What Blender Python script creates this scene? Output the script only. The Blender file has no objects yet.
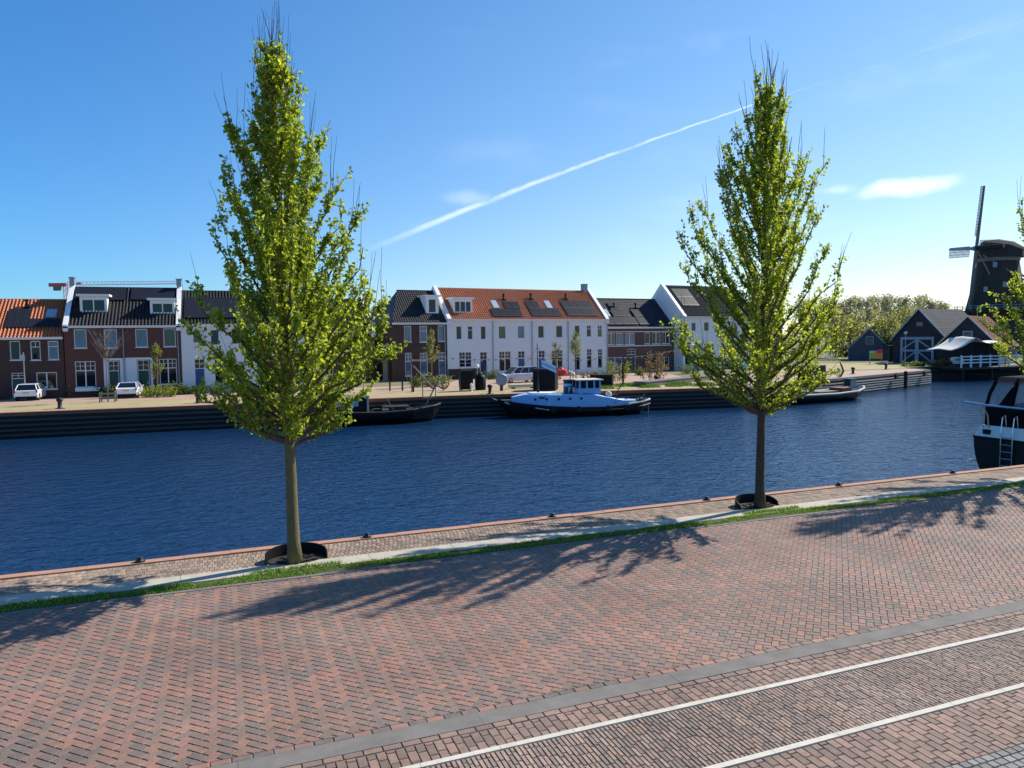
import bpy, bmesh, math, random
from math import sin, cos, pi, radians, sqrt, atan2
from mathutils import Vector, Matrix, noise
random.seed(11)
S = bpy.context.scene
COL = S.collection

# ------------------------------------------------------------------ camera
CAM_H, FPX = 5.0, 740.0
yaw, pitch, roll = radians(21.3), radians(-3.51), radians(0.73)
F0 = Vector((sin(yaw)*cos(pitch), cos(yaw)*cos(pitch), sin(pitch)))
R0 = Vector((cos(yaw), -sin(yaw), 0)); U0 = R0.cross(F0)
RR = R0*cos(roll) - U0*sin(roll); UU = U0*cos(roll) + R0*sin(roll)
CC = Vector((0, 0, CAM_H))
cd = bpy.data.cameras.new('camera'); cam = bpy.data.objects.new('camera', cd); COL.objects.link(cam)
cd.sensor_width = 36; cd.lens = FPX/1024*36; cd.clip_start = .1; cd.clip_end = 9000
cam.matrix_world = Matrix(((RR.x, UU.x, -F0.x, 0), (RR.y, UU.y, -F0.y, 0), (RR.z, UU.z, -F0.z, CAM_H), (0, 0, 0, 1)))
S.camera = cam
S.render.resolution_x = 1024; S.render.resolution_y = 768

# survey helpers: where a sight line from the viewpoint meets the ground or a wall plane
def ray(px, py): return F0 + RR*((px-512)/FPX) - UU*((py-384)/FPX)
def ground(px, py, z=0.0):
    d = ray(px, py); return CC + d*((z-CAM_H)/d.z)
def at_y(px, py, y):
    d = ray(px, py); return CC + d*(y/d.y)

# ------------------------------------------------------------------ world, sun, exposure
SUN_EL, SUN_AZ = radians(39.5), radians(79)          # azimuth clockwise from +Y
w = bpy.data.worlds.new('World'); S.world = w; w.use_nodes = True
nt = w.node_tree; nt.nodes.clear()
def N(t, nt_=None, **k):
    n = (nt_ or nt).nodes.new(t)
    for a, b in k.items(): setattr(n, a, b)
    return n
sky = N('ShaderNodeTexSky', sky_type='NISHITA', sun_disc=False, sun_elevation=SUN_EL, sun_rotation=SUN_AZ,
        altitude=0, air_density=1.0, dust_density=0.15, ozone_density=1.6)
bg = N('ShaderNodeBackground'); bg.inputs[1].default_value = 0.095
wo = N('ShaderNodeOutputWorld')
tc = N('ShaderNodeTexCoord')
def wm(op, a, b=None, c=None):
    n = N('ShaderNodeMath', operation=op)
    for i, v in enumerate((a, b, c)):
        if v is None: continue
        if isinstance(v, (int, float)): n.inputs[i].default_value = v
        else: nt.links.new(v, n.inputs[i])
    return n.outputs[0]
def wdot(vec):
    n = N('ShaderNodeVectorMath', operation='DOT_PRODUCT'); nt.links.new(tc.outputs['Generated'], n.inputs[0])
    n.inputs[1].default_value = vec; return n.outputs['Value']
def mr(v, a, b, c=0, d=1):
    n = N('ShaderNodeMapRange', interpolation_type='SMOOTHSTEP'); nt.links.new(v, n.inputs[0])
    for i, x in zip((1, 2, 3, 4), (a, b, c, d)): n.inputs[i].default_value = x
    return n.outputs[0]
wn = N('ShaderNodeTexNoise'); wn.inputs['Scale'].default_value = 26; wn.inputs['Detail'].default_value = 5
nt.links.new(tc.outputs['Generated'], wn.inputs['Vector'])
wn2 = N('ShaderNodeTexNoise'); wn2.inputs['Scale'].default_value = 6; wn2.inputs['Detail'].default_value = 5
mpn = N('ShaderNodeMapping'); mpn.inputs['Scale'].default_value = (1, 1, 3.2)
nt.links.new(tc.outputs['Generated'], mpn.inputs[0]); nt.links.new(mpn.outputs[0], wn2.inputs['Vector'])
nf, nf2 = wn.outputs['Fac'], wn2.outputs['Fac']
# the condensation trail: a great circle across the sky, thicker towards its older end
d1, d2 = ray(372, 249).normalized(), ray(812, 86).normalized()
dm = ray(585, 176).normalized()
pn = d1.cross(d2).normalized(); tx = (d2-d1).normalized()
t0, t1 = d1.dot(tx), d2.dot(tx)
tt = wdot(tx)
arch = wm('MULTIPLY', wm('MULTIPLY', wm('SUBTRACT', tt, t0), wm('SUBTRACT', tt, t1)), -pn.dot(dm)/((t1-dm.dot(tx))*(dm.dot(tx)-t0))*-1)
dist = wm('ABSOLUTE', wm('ADD', wm('SUBTRACT', wdot(pn), arch), wm('MULTIPLY', wm('SUBTRACT', nf, .5), .006)))
wid = mr(tt, t0, t1, .0048, .0012)
trail = wm('SUBTRACT', 1, mr(wm('DIVIDE', dist, wid), .15, 1.15))
trail = wm('MULTIPLY', trail, wm('MULTIPLY', mr(tt, t0-.03, t0+.12), mr(tt, t1-.09, t1+.01, 1, .12)))
trail = wm('MULTIPLY', trail, mr(nf, .3, .62, .25, .9))
def puff(px, py, rx, ry, amp):
    c = ray(px, py).normalized(); rt = RR; up = UU
    dx = wm('DIVIDE', wm('SUBTRACT', wdot(rt), c.dot(rt)), rx); dy = wm('DIVIDE', wm('SUBTRACT', wdot(up), c.dot(up)), ry)
    r = wm('SQRT', wm('ADD', wm('MULTIPLY', dx, dx), wm('MULTIPLY', dy, dy)))
    r = wm('ADD', r, wm('MULTIPLY', wm('SUBTRACT', nf, .5), 1.5))
    front = wm('GREATER_THAN', wdot(c), .5)
    return wm('MULTIPLY', wm('MULTIPLY', wm('SUBTRACT', 1, mr(r, .2, 1.05)), amp), front)
cl = wm('MAXIMUM', wm('MULTIPLY', trail, .55), puff(914, 186, .056, .013, .75))
cl = wm('MAXIMUM', cl, puff(466, 199, .04, .014, .22))
cl = wm('MAXIMUM', cl, puff(835, 190, .03, .008, .3))
wisp = wm('MULTIPLY', mr(nf2, .5, .85), mr(wdot(Vector((sin(SUN_AZ), cos(SUN_AZ), 0))), .1, .95, 0, .16))
cl = wm('MINIMUM', wm('ADD', cl, wisp), 1)
mx = N('ShaderNodeMix', data_type='RGBA')
nt.links.new(cl, mx.inputs[0]); tint = N('ShaderNodeMix', data_type='RGBA', blend_type='MULTIPLY'); tint.inputs[0].default_value = 1; 
tmx = N('ShaderNodeMix', data_type='RGBA'); tmx.inputs[6].default_value = (.25, .69, 1.08, 1); tmx.inputs[7].default_value = (.66, .87, .98, 1)
nt.links.new(mr(wdot(Vector((sin(SUN_AZ), cos(SUN_AZ), 0))), -.25, .95), tmx.inputs[0]); 
hzn = N('ShaderNodeMix', data_type='RGBA'); hzn.inputs[6].default_value = (1.14, .91, .91, 1); hzn.inputs[7].default_value = (1, 1, 1, 1)
nt.links.new(mr(wdot(Vector((0, 0, 1))), .0, .42), hzn.inputs[0])
tm2 = N('ShaderNodeMix', data_type='RGBA', blend_type='MULTIPLY'); tm2.inputs[0].default_value = 1
nt.links.new(tmx.outputs[2], tm2.inputs[6]); nt.links.new(hzn.outputs[2], tm2.inputs[7]); nt.links.new(tm2.outputs[2], tint.inputs[7])
nt.links.new(sky.outputs[0], tint.inputs[6]); nt.links.new(tint.outputs[2], mx.inputs[6]); mx.inputs[7].default_value = (7.4, 8.2, 8.8, 1)
nt.links.new(mx.outputs[2], bg.inputs[0]); nt.links.new(bg.outputs[0], wo.inputs[0])

sd = bpy.data.lights.new('sun', 'SUN'); sun = bpy.data.objects.new('sun', sd); COL.objects.link(sun)
sd.energy = 4.2; sd.angle = radians(.53); sd.color = (1, .935, .82)
sdir = Vector((sin(SUN_AZ)*cos(SUN_EL), cos(SUN_AZ)*cos(SUN_EL), sin(SUN_EL)))
sun.rotation_euler = sdir.to_track_quat('Z', 'Y').to_euler(); sun.location = (60, 20, 60)
S.view_settings.view_transform = 'Standard'; S.view_settings.look = 'None'
S.view_settings.exposure = 0.78; S.view_settings.gamma = 1
S.render.engine = 'CYCLES'; S.cycles.max_bounces = 6; S.cycles.transparent_max_bounces = 8

# ------------------------------------------------------------------ materials
def mat(name, col, rough=.7, metal=0, spec=.4, var=.0, vscale=4, col2=None, bump=0, bscale=30, trans=0, attr=None, ramp=None, coat=0, stretch=None, stain=0):
    m = bpy.data.materials.new(name); m.use_nodes = True; t = m.node_tree
    b = t.nodes['Principled BSDF']
    b.inputs['Base Color'].default_value = (*col, 1); b.inputs['Roughness'].default_value = rough
    b.inputs['Metallic'].default_value = metal; b.inputs['Specular IOR Level'].default_value = spec
    if coat: b.inputs['Coat Weight'].default_value = coat
    L = t.links
    co = N('ShaderNodeTexCoord', t); src = co.outputs['Object']
    if stretch:
        mp = N('ShaderNodeMapping', t); mp.inputs['Scale'].default_value = stretch; L.new(src, mp.inputs[0]); src = mp.outputs[0]
    cur = None
    if attr:
        a = N('ShaderNodeAttribute', t, attribute_name=attr)
        r = N('ShaderNodeValToRGB', t); el = r.color_ramp.elements
        el[0].position, el[0].color = ramp[0][0], (*ramp[0][1], 1); el[1].position, el[1].color = ramp[-1][0], (*ramp[-1][1], 1)
        for p, c in ramp[1:-1]:
            e = el.new(p); e.color = (*c, 1)
        L.new(a.outputs['Fac'], r.inputs[0]); cur = r.outputs[0]
    if var or col2:
        n = N('ShaderNodeTexNoise', t); n.inputs['Scale'].default_value = vscale; n.inputs['Detail'].default_value = 6; n.inputs['Roughness'].default_value = .65
        L.new(src, n.inputs['Vector'])
        x = N('ShaderNodeMix', t, data_type='RGBA'); mrn = N('ShaderNodeMapRange', t)
        mrn.inputs[1].default_value, mrn.inputs[2].default_value = .3, .7; L.new(n.outputs['Fac'], mrn.inputs[0]); L.new(mrn.outputs[0], x.inputs[0])
        c2 = col2 or tuple(v*(1-var) for v in col)
        if cur is not None:
            x.blend_type = 'MULTIPLY'; L.new(cur, x.inputs[6]); k = 1-var; x.inputs[7].default_value = (k, k, k, 1)
        else:
            x.inputs[6].default_value = (*col, 1); x.inputs[7].default_value = (*c2, 1)
        cur = x.outputs[2]
    if stain and cur is not None:
        n = N('ShaderNodeTexNoise', t); n.inputs['Scale'].default_value = .45; n.inputs['Detail'].default_value = 7; n.inputs['Roughness'].default_value = .6; L.new(co.outputs['Object'], n.inputs['Vector'])
        q = N('ShaderNodeMapRange', t); q.inputs[1].default_value, q.inputs[2].default_value, q.inputs[3].default_value, q.inputs[4].default_value = .35, .68, 1-stain, 1.06; L.new(n.outputs['Fac'], q.inputs[0])
        x = N('ShaderNodeMix', t, data_type='RGBA', blend_type='MULTIPLY'); x.inputs[0].default_value = 1; L.new(cur, x.inputs[6]); L.new(q.outputs[0], x.inputs[7]); cur = x.outputs[2]
    if cur is not None: L.new(cur, b.inputs['Base Color'])
    if bump:
        n = N('ShaderNodeTexNoise', t); n.inputs['Scale'].default_value = bscale; n.inputs['Detail'].default_value = 4; L.new(src, n.inputs['Vector'])
        bp = N('ShaderNodeBump', t); bp.inputs['Strength'].default_value = bump; bp.inputs['Distance'].default_value = .02
        L.new(n.outputs['Fac'], bp.inputs['Height']); L.new(bp.outputs[0], b.inputs['Normal'])
    if trans:
        tr = N('ShaderNodeBsdfTranslucent', t); ms = N('ShaderNodeMixShader', t); ms.inputs[0].default_value = trans
        if cur is not None:
            hs = N('ShaderNodeMix', t, data_type='RGBA', blend_type='MULTIPLY'); hs.inputs[0].default_value = 1
            L.new(cur, hs.inputs[6]); hs.inputs[7].default_value = (2.4, 2.1, 1.0, 1); L.new(hs.outputs[2], tr.inputs[0])
        else: tr.inputs[0].default_value = (col[0]*2.1, col[1]*2, col[2]*.75, 1)
        L.new(b.outputs[0], ms.inputs[1]); L.new(tr.outputs[0], ms.inputs[2]); L.new(ms.outputs[0], t.nodes['Material Output'].inputs[0])
    return m

def brickmat(name, c1, c2, mortar, scale=1, rough=.85, var=.3):
    """wall brick, mapped on object X/Z and Y/Z alike"""
    m = bpy.data.materials.new(name); m.use_nodes = True; t = m.node_tree; L = t.links; b = t.nodes['Principled BSDF']
    co = N('ShaderNodeTexCoord', t); sp = N('ShaderNodeSeparateXYZ', t); L.new(co.outputs['Object'], sp.inputs[0])
    ad = N('ShaderNodeMath', t, operation='ADD'); L.new(sp.outputs[0], ad.inputs[0]); L.new(sp.outputs[1], ad.inputs[1])
    cb = N('ShaderNodeCombineXYZ', t); L.new(ad.outputs[0], cb.inputs[0]); L.new(sp.outputs[2], cb.inputs[1])
    bt = N('ShaderNodeTexBrick', t); L.new(cb.outputs[0], bt.inputs[0]); bt.inputs['Scale'].default_value = scale
    bt.inputs['Brick Width'].default_value = .22; bt.inputs['Row Height'].default_value = .065; bt.inputs['Mortar Size'].default_value = .006
    bt.inputs['Color1'].default_value = (*c1, 1); bt.inputs['Color2'].default_value = (*c2, 1); bt.inputs['Mortar'].default_value = (*mortar, 1)
    n = N('ShaderNodeTexNoise', t); n.inputs['Scale'].default_value = 1.3; n.inputs['Detail'].default_value = 8; L.new(co.outputs['Object'], n.inputs['Vector'])
    x = N('ShaderNodeMix', t, data_type='RGBA', blend_type='MULTIPLY'); L.new(n.outputs['Fac'], x.inputs[0])
    L.new(bt.outputs['Color'], x.inputs[6]); x.inputs[7].default_value = (1-var, 1-var, 1-var, 1); L.new(x.outputs[2], b.inputs['Base Color'])
    b.inputs['Roughness'].default_value = rough
    return m

M = {}
M['brick_dark'] = brickmat('dark brown brick', (.085, .037, .028), (.06, .026, .021), (.07, .055, .05))
M['brick_red'] = brickmat('dark red brick', (.15, .05, .038), (.11, .036, .028), (.10, .07, .06))
M['brick_brown'] = brickmat('brown brick', (.17, .075, .055), (.12, .052, .04), (.13, .1, .09))
M['white_wall'] = brickmat('white painted brick', (.74, .74, .75), (.71, .71, .73), (.66, .66, .68), var=.1)
M['white'] = mat('white paint', (.8, .8, .8), .5, var=.1)
M['frame'] = mat('white window frame', (.72, .72, .72), .45)
M['glass'] = mat('dark window glass', (.008, .012, .02), .04, spec=.5)
M['curtain_sky'] = mat('curtained window with sky reflection in colour', (.09, .15, .26), .06, spec=.8, var=.5, vscale=2)  # blue of the reflected sky is put into the pane colour
M['warm_glass'] = mat('window with warm room behind', (.05, .035, .02), .05, spec=.8, col2=(.012, .016, .02), vscale=1.5)
M['door_green'] = mat('dark green door paint', (.012, .05, .04), .35)
M['door_blue'] = mat('deep blue door paint', (.02, .07, .22), .35)
M['tile_orange'] = mat('orange roof tile', (.5, .15, .06), .6, var=.35, vscale=2.3)
M['tile_black'] = mat('black roof tile', (.027, .027, .03), .5, spec=.22, var=.3, vscale=2)
M['tile_grey'] = mat('grey roof tile', (.04, .044, .054), .6, spec=.12, var=.3, vscale=2)
M['tile_brown'] = mat('brown roof tile', (.13, .055, .042), .9, spec=.08, var=.35, vscale=1.5)
M['solar'] = mat('solar panel', (.022, .025, .036), .45, spec=.04)
M['solar_edge'] = mat('panel edge', (.09, .09, .1), .4, metal=.6)
M['zinc'] = mat('zinc', (.28, .31, .36), .5, metal=.4, var=.2)
M['black'] = mat('black paint', (.007, .007, .008), .6, spec=.2, var=.3)
M['waling'] = mat('worn dark planks', (.06, .058, .062), .7, var=.4, vscale=3, stretch=(.3, .3, 4))
M['iron'] = mat('dark iron', (.02, .019, .019), .55, var=.4, vscale=9)
M['rust'] = mat('rusty corten', (.30, .11, .05), .75, var=.45, vscale=5)
M['car_white'] = mat('white car paint', (.78, .78, .8), .25, coat=.6)
M['car_silver'] = mat('silver car paint', (.55, .58, .62), .3, metal=.3, coat=.6)
M['tyre'] = mat('tyre rubber', (.015, .015, .015), .85)
M['rim'] = mat('alloy rim', (.4, .4, .42), .35, metal=.8)
M['tail'] = mat('tail lamp', (.3, .01, .01), .2)
M['plate'] = mat('yellow plate', (.6, .42, .03), .5)
M['wood_dark'] = mat('dark tarred planks', (.028, .025, .024), .75, var=.5, vscale=3, stretch=(.3, .3, 4))
M['wood_grey'] = mat('weathered grey planks', (.24, .21, .18), .8, var=.4, vscale=3, stretch=(.4, .4, 5))
M['wood_sunlit'] = mat('weathered planks with sunlight in colour', (.5, .46, .41), .85, spec=.2, var=.35, vscale=3, stretch=(.4, .4, 5))  # brighter copy of the weathered planks, sunlight on the jetty put into the colour
M['concrete'] = mat('pale concrete', (.46, .415, .335), .85, var=.22, vscale=3, bump=.2, bscale=60)
M['concrete_grey'] = mat('grey concrete band', (.20, .185, .17), .85, spec=.2, var=.3, vscale=2.5, bump=.15, bscale=80)
M['line_white'] = mat('white concrete strip', (.60, .555, .47), .85, spec=.2, var=.25, vscale=5, bump=.2, bscale=30)
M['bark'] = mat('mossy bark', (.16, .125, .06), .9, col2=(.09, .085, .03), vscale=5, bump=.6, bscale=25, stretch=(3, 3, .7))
M['bark_backlit'] = mat('bark with backlit shade in colour', (.075, .058, .038), .9, col2=(.035, .03, .02), vscale=5, bump=.6, bscale=25, stretch=(3, 3, .7))  # darker copy of the bark, the shade of a backlit trunk put into its colour
M['twig'] = mat('brown twig', (.085, .06, .045), .85)
M['leaf'] = mat('spring leaf', (.1, .2, .02), .5, spec=.3, trans=.54, attr='rnd', ramp=[(0, (.075, .135, .014)), (.45, (.185, .26, .03)), (.8, (.28, .345, .048)), (1, (.36, .38, .085))])
M['leaf_far'] = mat('pale spring leaf', (.2, .22, .09), .7, spec=.2, trans=.3, attr='rnd', ramp=[(0, (.12, .14, .04)), (.5, (.21, .24, .075)), (1, (.32, .32, .12))])
M['leaf_pop'] = mat('pale budding crown', (.25, .24, .17), .8, spec=.1, trans=.25, attr='rnd', ramp=[(0, (.22, .225, .17)), (.5, (.33, .335, .25)), (1, (.43, .42, .33))])
M['leaf_shrub'] = mat('shrub leaf', (.08, .13, .03), .6, spec=.3, trans=.3, attr='rnd', ramp=[(0, (.03, .06, .015)), (.5, (.075, .12, .03)), (1, (.16, .21, .05))])
M['leaf_lime'] = mat('lime shrub leaf', (.2, .25, .04), .6, spec=.3, trans=.3, attr='rnd', ramp=[(0, (.09, .14, .02)), (.5, (.19, .24, .04)), (1, (.32, .34, .08))])
M['leaf_red'] = mat('russet shrub leaf', (.2, .13, .06), .6, spec=.3, trans=.3, attr='rnd', ramp=[(0, (.10, .06, .03)), (.5, (.17, .12, .05)), (1, (.26, .2, .1))])
M['grass'] = mat('grass blade', (.08, .2, .02), .6, spec=.3, trans=.3, attr='rnd', ramp=[(0, (.06, .13, .012)), (.6, (.11, .22, .022)), (1, (.2, .28, .05))])
M['grass_dry'] = mat('dry verge grass', (.40, .32, .17), .95, col2=(.27, .25, .10), vscale=.5)
M['soil'] = mat('soil', (.06, .05, .03), .95, col2=(.05, .085, .02), vscale=6)
M['street'] = mat('pink clinker street', (.42, .29, .22), .85, var=.25, vscale=2)
M['land'] = mat('far land', (.12, .14, .06), .95, col2=(.2, .17, .1), vscale=.05)
M['dark_soil'] = mat('dark planting soil', (.035, .028, .02), .95, var=.4, vscale=12)
M['joint'] = mat('sand joint', (.15, .12, .095), .95)
RED = [(0, (.175, .148, .132)), (.25, (.235, .18, .15)), (.5, (.295, .192, .153)), (.7, (.35, .2, .15)), (.92, (.40, .21, .152)), (1, (.45, .27, .14))]
M['paver'] = mat('clinker paver', (.25, .14, .11), .72, spec=.35, attr='rnd', ramp=RED, var=.3, vscale=9, stain=.26, bump=.3, bscale=120)
M['paver_tan'] = mat('tan paver', (.3, .2, .15), .78, spec=.3, attr='rnd', ramp=[(0, (.23, .165, .135)), (.5, (.31, .215, .17)), (1, (.38, .245, .19))], stain=.22, var=.3, vscale=9, bump=.3, bscale=120)
M['paver_thin'] = mat('narrow old brick', (.3, .2, .15), .8, spec=.3, attr='rnd', ramp=[(0, (.25, .20, .17)), (.4, (.34, .26, .21)), (.8, (.41, .28, .215)), (1, (.46, .35, .28))], stain=.22, var=.35, vscale=11, bump=.4, bscale=90)
M['paver_quay'] = mat('quay path brick', (.3, .22, .16), .85, spec=.2, attr='rnd', ramp=[(0, (.24, .185, .145)), (.5, (.36, .27, .205)), (1, (.45, .32, .235))], stain=.2, var=.25, vscale=6)
M['coping'] = mat('orange clinker coping', (.45, .235, .15), .85, spec=.2, col2=(.36, .2, .14), vscale=4)
M['cobble'] = mat('grey cobble', (.2, .19, .18), .75, attr='rnd', ramp=[(0, (.12, .115, .11)), (1, (.27, .26, .245))], var=.2)
M['blue_boat'] = mat('light blue boat paint', (.32, .5, .78), .35, var=.1)
M['hull_black'] = mat('black hull paint', (.005, .006, .008), .4, spec=.25, var=.4, vscale=2)
M['red_cloth'] = mat('red cloth', (.5, .03, .03), .6)
M['teal'] = mat('teal paint', (.01, .07, .075), .5)
M['canvas_black'] = mat('black canvas', (.008, .008, .011), .9, spec=.08)
M['chrome'] = mat('stainless steel', (.6, .6, .62), .25, metal=1)
M['navy'] = mat('navy paint', (.01, .02, .06), .4)
M['barn_wood'] = mat('dark blue tarred boards', (.013, .017, .027), .7, var=.4, vscale=4, stretch=(4, 4, .3))
M['frame_blue'] = mat('grey blue paint', (.22, .28, .37), .6)
M['thatch'] = mat('dark thatch', (.055, .045, .042), .95, var=.4, vscale=2)
M['tent'] = mat('pale stretch tent', (.66, .62, .56), .8, trans=.0)
M['orange'] = mat('orange print', (.75, .22, .03), .6)
M['green_print'] = mat('green print', (.16, .42, .05), .6)
M['pink_print'] = mat('magenta print', (.45, .04, .12), .6)
M['crane_red'] = mat('crane red', (.5, .08, .07), .5)
M['skin'] = mat('skin', (.5, .3, .22), .6)
M['pink'] = mat('pink jacket', (.6, .32, .34), .8)
M['hair'] = mat('brown hair', (.04, .025, .015), .8)
M['brass'] = mat('brass porthole', (.4, .3, .1), .4, metal=.8)
M['tile_grey2'] = mat('grey corrugated roof', (.075, .085, .095), .85, spec=.08, var=.3, vscale=.6)
M['barn_wood2'] = mat('blue grey boards', (.075, .09, .115), .7, var=.4, vscale=3, stretch=(3, 3, .3))
M['crane_pale'] = mat('pale crane paint', (.6, .38, .4), .5)
M['orange_flag'] = mat('faded orange flag', (.62, .25, .12), .7)
M['clear'] = mat('clear vinyl window', (.35, .42, .5), .1, spec=.6)

def vinyl():
    m = bpy.data.materials.new('clear vinyl'); m.use_nodes = True; t = m.node_tree; L = t.links; b = t.nodes['Principled BSDF']
    b.inputs['Base Color'].default_value = (.3, .35, .4, 1); b.inputs['Roughness'].default_value = .08; tr = N('ShaderNodeBsdfTransparent', t); ms = N('ShaderNodeMixShader', t); ms.inputs[0].default_value = .75
    L.new(b.outputs[0], ms.inputs[1]); L.new(tr.outputs[0], ms.inputs[2]); L.new(ms.outputs[0], t.nodes['Material Output'].inputs[0]); return m
M['clear_vinyl'] = vinyl()
def water_mat():
    m = bpy.data.materials.new('canal water'); m.use_nodes = True; t = m.node_tree; L = t.links; b = t.nodes['Principled BSDF']
    b.inputs['Base Color'].default_value = (.006, .030, .082, 1); b.inputs['Roughness'].default_value = .07; b.inputs['IOR'].default_value = 1.33
    co = N('ShaderNodeTexCoord', t)
    h = None
    for sc, dt, st, amp in ((1.0, 3, (1.0, 1.5, 1), 1.0), (2.6, 4, (1, 1.5, 1), .62), (.13, 3, (1, 1, 1), 1.1)):
        mp = N('ShaderNodeMapping', t); mp.inputs['Scale'].default_value = st; mp.inputs['Rotation'].default_value = (0, 0, .5)
        L.new(co.outputs['Object'], mp.inputs[0])
        n = N('ShaderNodeTexNoise', t); n.inputs['Scale'].default_value = sc; n.inputs['Detail'].default_value = dt; n.inputs['Distortion'].default_value = .6
        L.new(mp.outputs[0], n.inputs['Vector'])
        q = N('ShaderNodeMath', t, operation='MULTIPLY'); q.inputs[1].default_value = amp; L.new(n.outputs['Fac'], q.inputs[0])
        if h is None: h = q.outputs[0]
        else:
            a = N('ShaderNodeMath', t, operation='ADD'); L.new(h, a.inputs[0]); L.new(q.outputs[0], a.inputs[1]); h = a.outputs[0]
    bp = N('ShaderNodeBump', t); bp.inputs['Strength'].default_value = 1.0; bp.inputs['Distance'].default_value = .125
    L.new(h, bp.inputs['Height']); L.new(bp.outputs[0], b.inputs['Normal'])
    return m
M['water'] = water_mat()

# ------------------------------------------------------------------ mesh builder
class MB:
    def __init__(s): s.v = []; s.f = []; s.mi = []; s.rnd = []; s.cur = 0; s.T = None; s.sm = False
    def add(s, vs, fs, rnd=None):
        o = len(s.v)
        for p in vs: s.v.append(tuple(s.T @ Vector(p)) if s.T is not None else tuple(p))
        for f in fs:
            s.f.append(tuple(i+o for i in f)); s.mi.append(s.cur); s.rnd.append(random.random() if rnd is None else rnd)
        return s
    def box(s, x0, x1, y0, y1, z0, z1, rnd=None):
        s.add([(x0, y0, z0), (x1, y0, z0), (x1, y1, z0), (x0, y1, z0), (x0, y0, z1), (x1, y0, z1), (x1, y1, z1), (x0, y1, z1)],
              [(0, 3, 2, 1), (4, 5, 6, 7), (0, 1, 5, 4), (1, 2, 6, 5), (2, 3, 7, 6), (3, 0, 4, 7)], rnd); return s
    def poly(s, pts, rnd=None): s.add(pts, [tuple(range(len(pts)))], rnd); return s
    def prism(s, pts, vec):
        n = len(pts); v = Vector(vec)
        s.add([tuple(p) for p in pts]+[tuple(Vector(p)+v) for p in pts],
              [tuple(range(n))[::-1], tuple(range(n, 2*n))]+[(i, (i+1) % n, n+(i+1) % n, n+i) for i in range(n)]); return s
    def tube(s, pts, rad, n=6, cap=True):
        pts = [Vector(p) for p in pts]; rads = rad if hasattr(rad, '__len__') else [rad]*len(pts)
        vs = []; fs = []; prev = None
        for i, p in enumerate(pts):
            a = pts[max(i-1, 0)]; b = pts[min(i+1, len(pts)-1)]; d = (b-a)
            d = d.normalized() if d.length > 1e-9 else Vector((0, 0, 1))
            if prev is None:
                u = d.orthogonal().normalized()
            else:
                u = (prev-d*prev.dot(d)); u = u.normalized() if u.length > 1e-6 else d.orthogonal().normalized()
            prev = u; w_ = d.cross(u)
            for k in range(n):
                a_ = 2*pi*k/n; vs.append(p+(u*cos(a_)+w_*sin(a_))*rads[i])
        for i in range(len(pts)-1):
            for k in range(n): fs.append((i*n+k, i*n+(k+1) % n, (i+1)*n+(k+1) % n, (i+1)*n+k))
        if cap: fs += [tuple(range(n))[::-1], tuple(range((len(pts)-1)*n, len(pts)*n))]
        s.add(vs, fs); return s
    def lathe(s, prof, n=16, c=(0, 0, 0)):
        vs = []; fs = []
        for r, z in prof:
            for k in range(n): a = 2*pi*k/n; vs.append((c[0]+r*cos(a), c[1]+r*sin(a), c[2]+z))
        for i in range(len(prof)-1):
            for k in range(n): fs.append((i*n+k, i*n+(k+1) % n, (i+1)*n+(k+1) % n, (i+1)*n+k))
        fs += [tuple(range(n))[::-1], tuple(range((len(prof)-1)*n, len(prof)*n))]
        s.add(vs, fs); return s
    def loft(s, secs, close=True):
        n = len(secs[0]); vs = [p for q in secs for p in q]; fs = []
        for i in range(len(secs)-1):
            for k in range(n if close else n-1): fs.append((i*n+k, i*n+(k+1) % n, (i+1)*n+(k+1) % n, (i+1)*n+k))
        if close: fs += [tuple(range(n))[::-1], tuple(range((len(secs)-1)*n, len(secs)*n))]
        s.add(vs, fs); return s
    def build(s, name, mats, parent=None, smooth=False, attr=False):
        me = bpy.data.meshes.new(name); me.from_pydata(s.v, [], s.f)
        ms = mats if isinstance(mats, (list, tuple)) else [mats]
        for m in ms: me.materials.append(M[m])
        if len(ms) > 1: me.polygons.foreach_set('material_index', s.mi)
        if attr:
            a = me.attributes.new('rnd', 'FLOAT', 'FACE'); a.data.foreach_set('value', s.rnd)
        if smooth: me.polygons.foreach_set('use_smooth', [True]*len(s.f))
        me.update()
        o = bpy.data.objects.new(name, me); COL.objects.link(o)
        if parent: o.parent = parent
        return o
def tag(o, label=None, cat=None, group=None, kind=None):
    if label: o['label'] = label
    if cat: o['category'] = cat
    if group: o['group'] = group
    if kind: o['kind'] = kind
    return o
def thing(name, label, cat, loc=(0, 0, 0), rz=0, group=None):
    o = bpy.data.objects.new(name, None); COL.objects.link(o); o.location = loc; o.rotation_euler = (0, 0, rz); o.empty_display_size = .3
    return tag(o, label, cat, group)
def copy_thing(o, loc, rz=None, label=None, scale=None):
    def cp(a, par):
        c = a.copy(); COL.objects.link(c)
        if par: c.parent = par
        for ch in a.children: cp(ch, c)
        return c
    r = cp(o, None); r.location = loc
    if rz is not None: r.rotation_euler = (0, 0, rz)
    if scale: r.scale = scale if hasattr(scale, '__len__') else (scale,)*3
    if label: r['label'] = label
    return r
def struct(o): o['kind'] = 'structure'; return o

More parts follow.
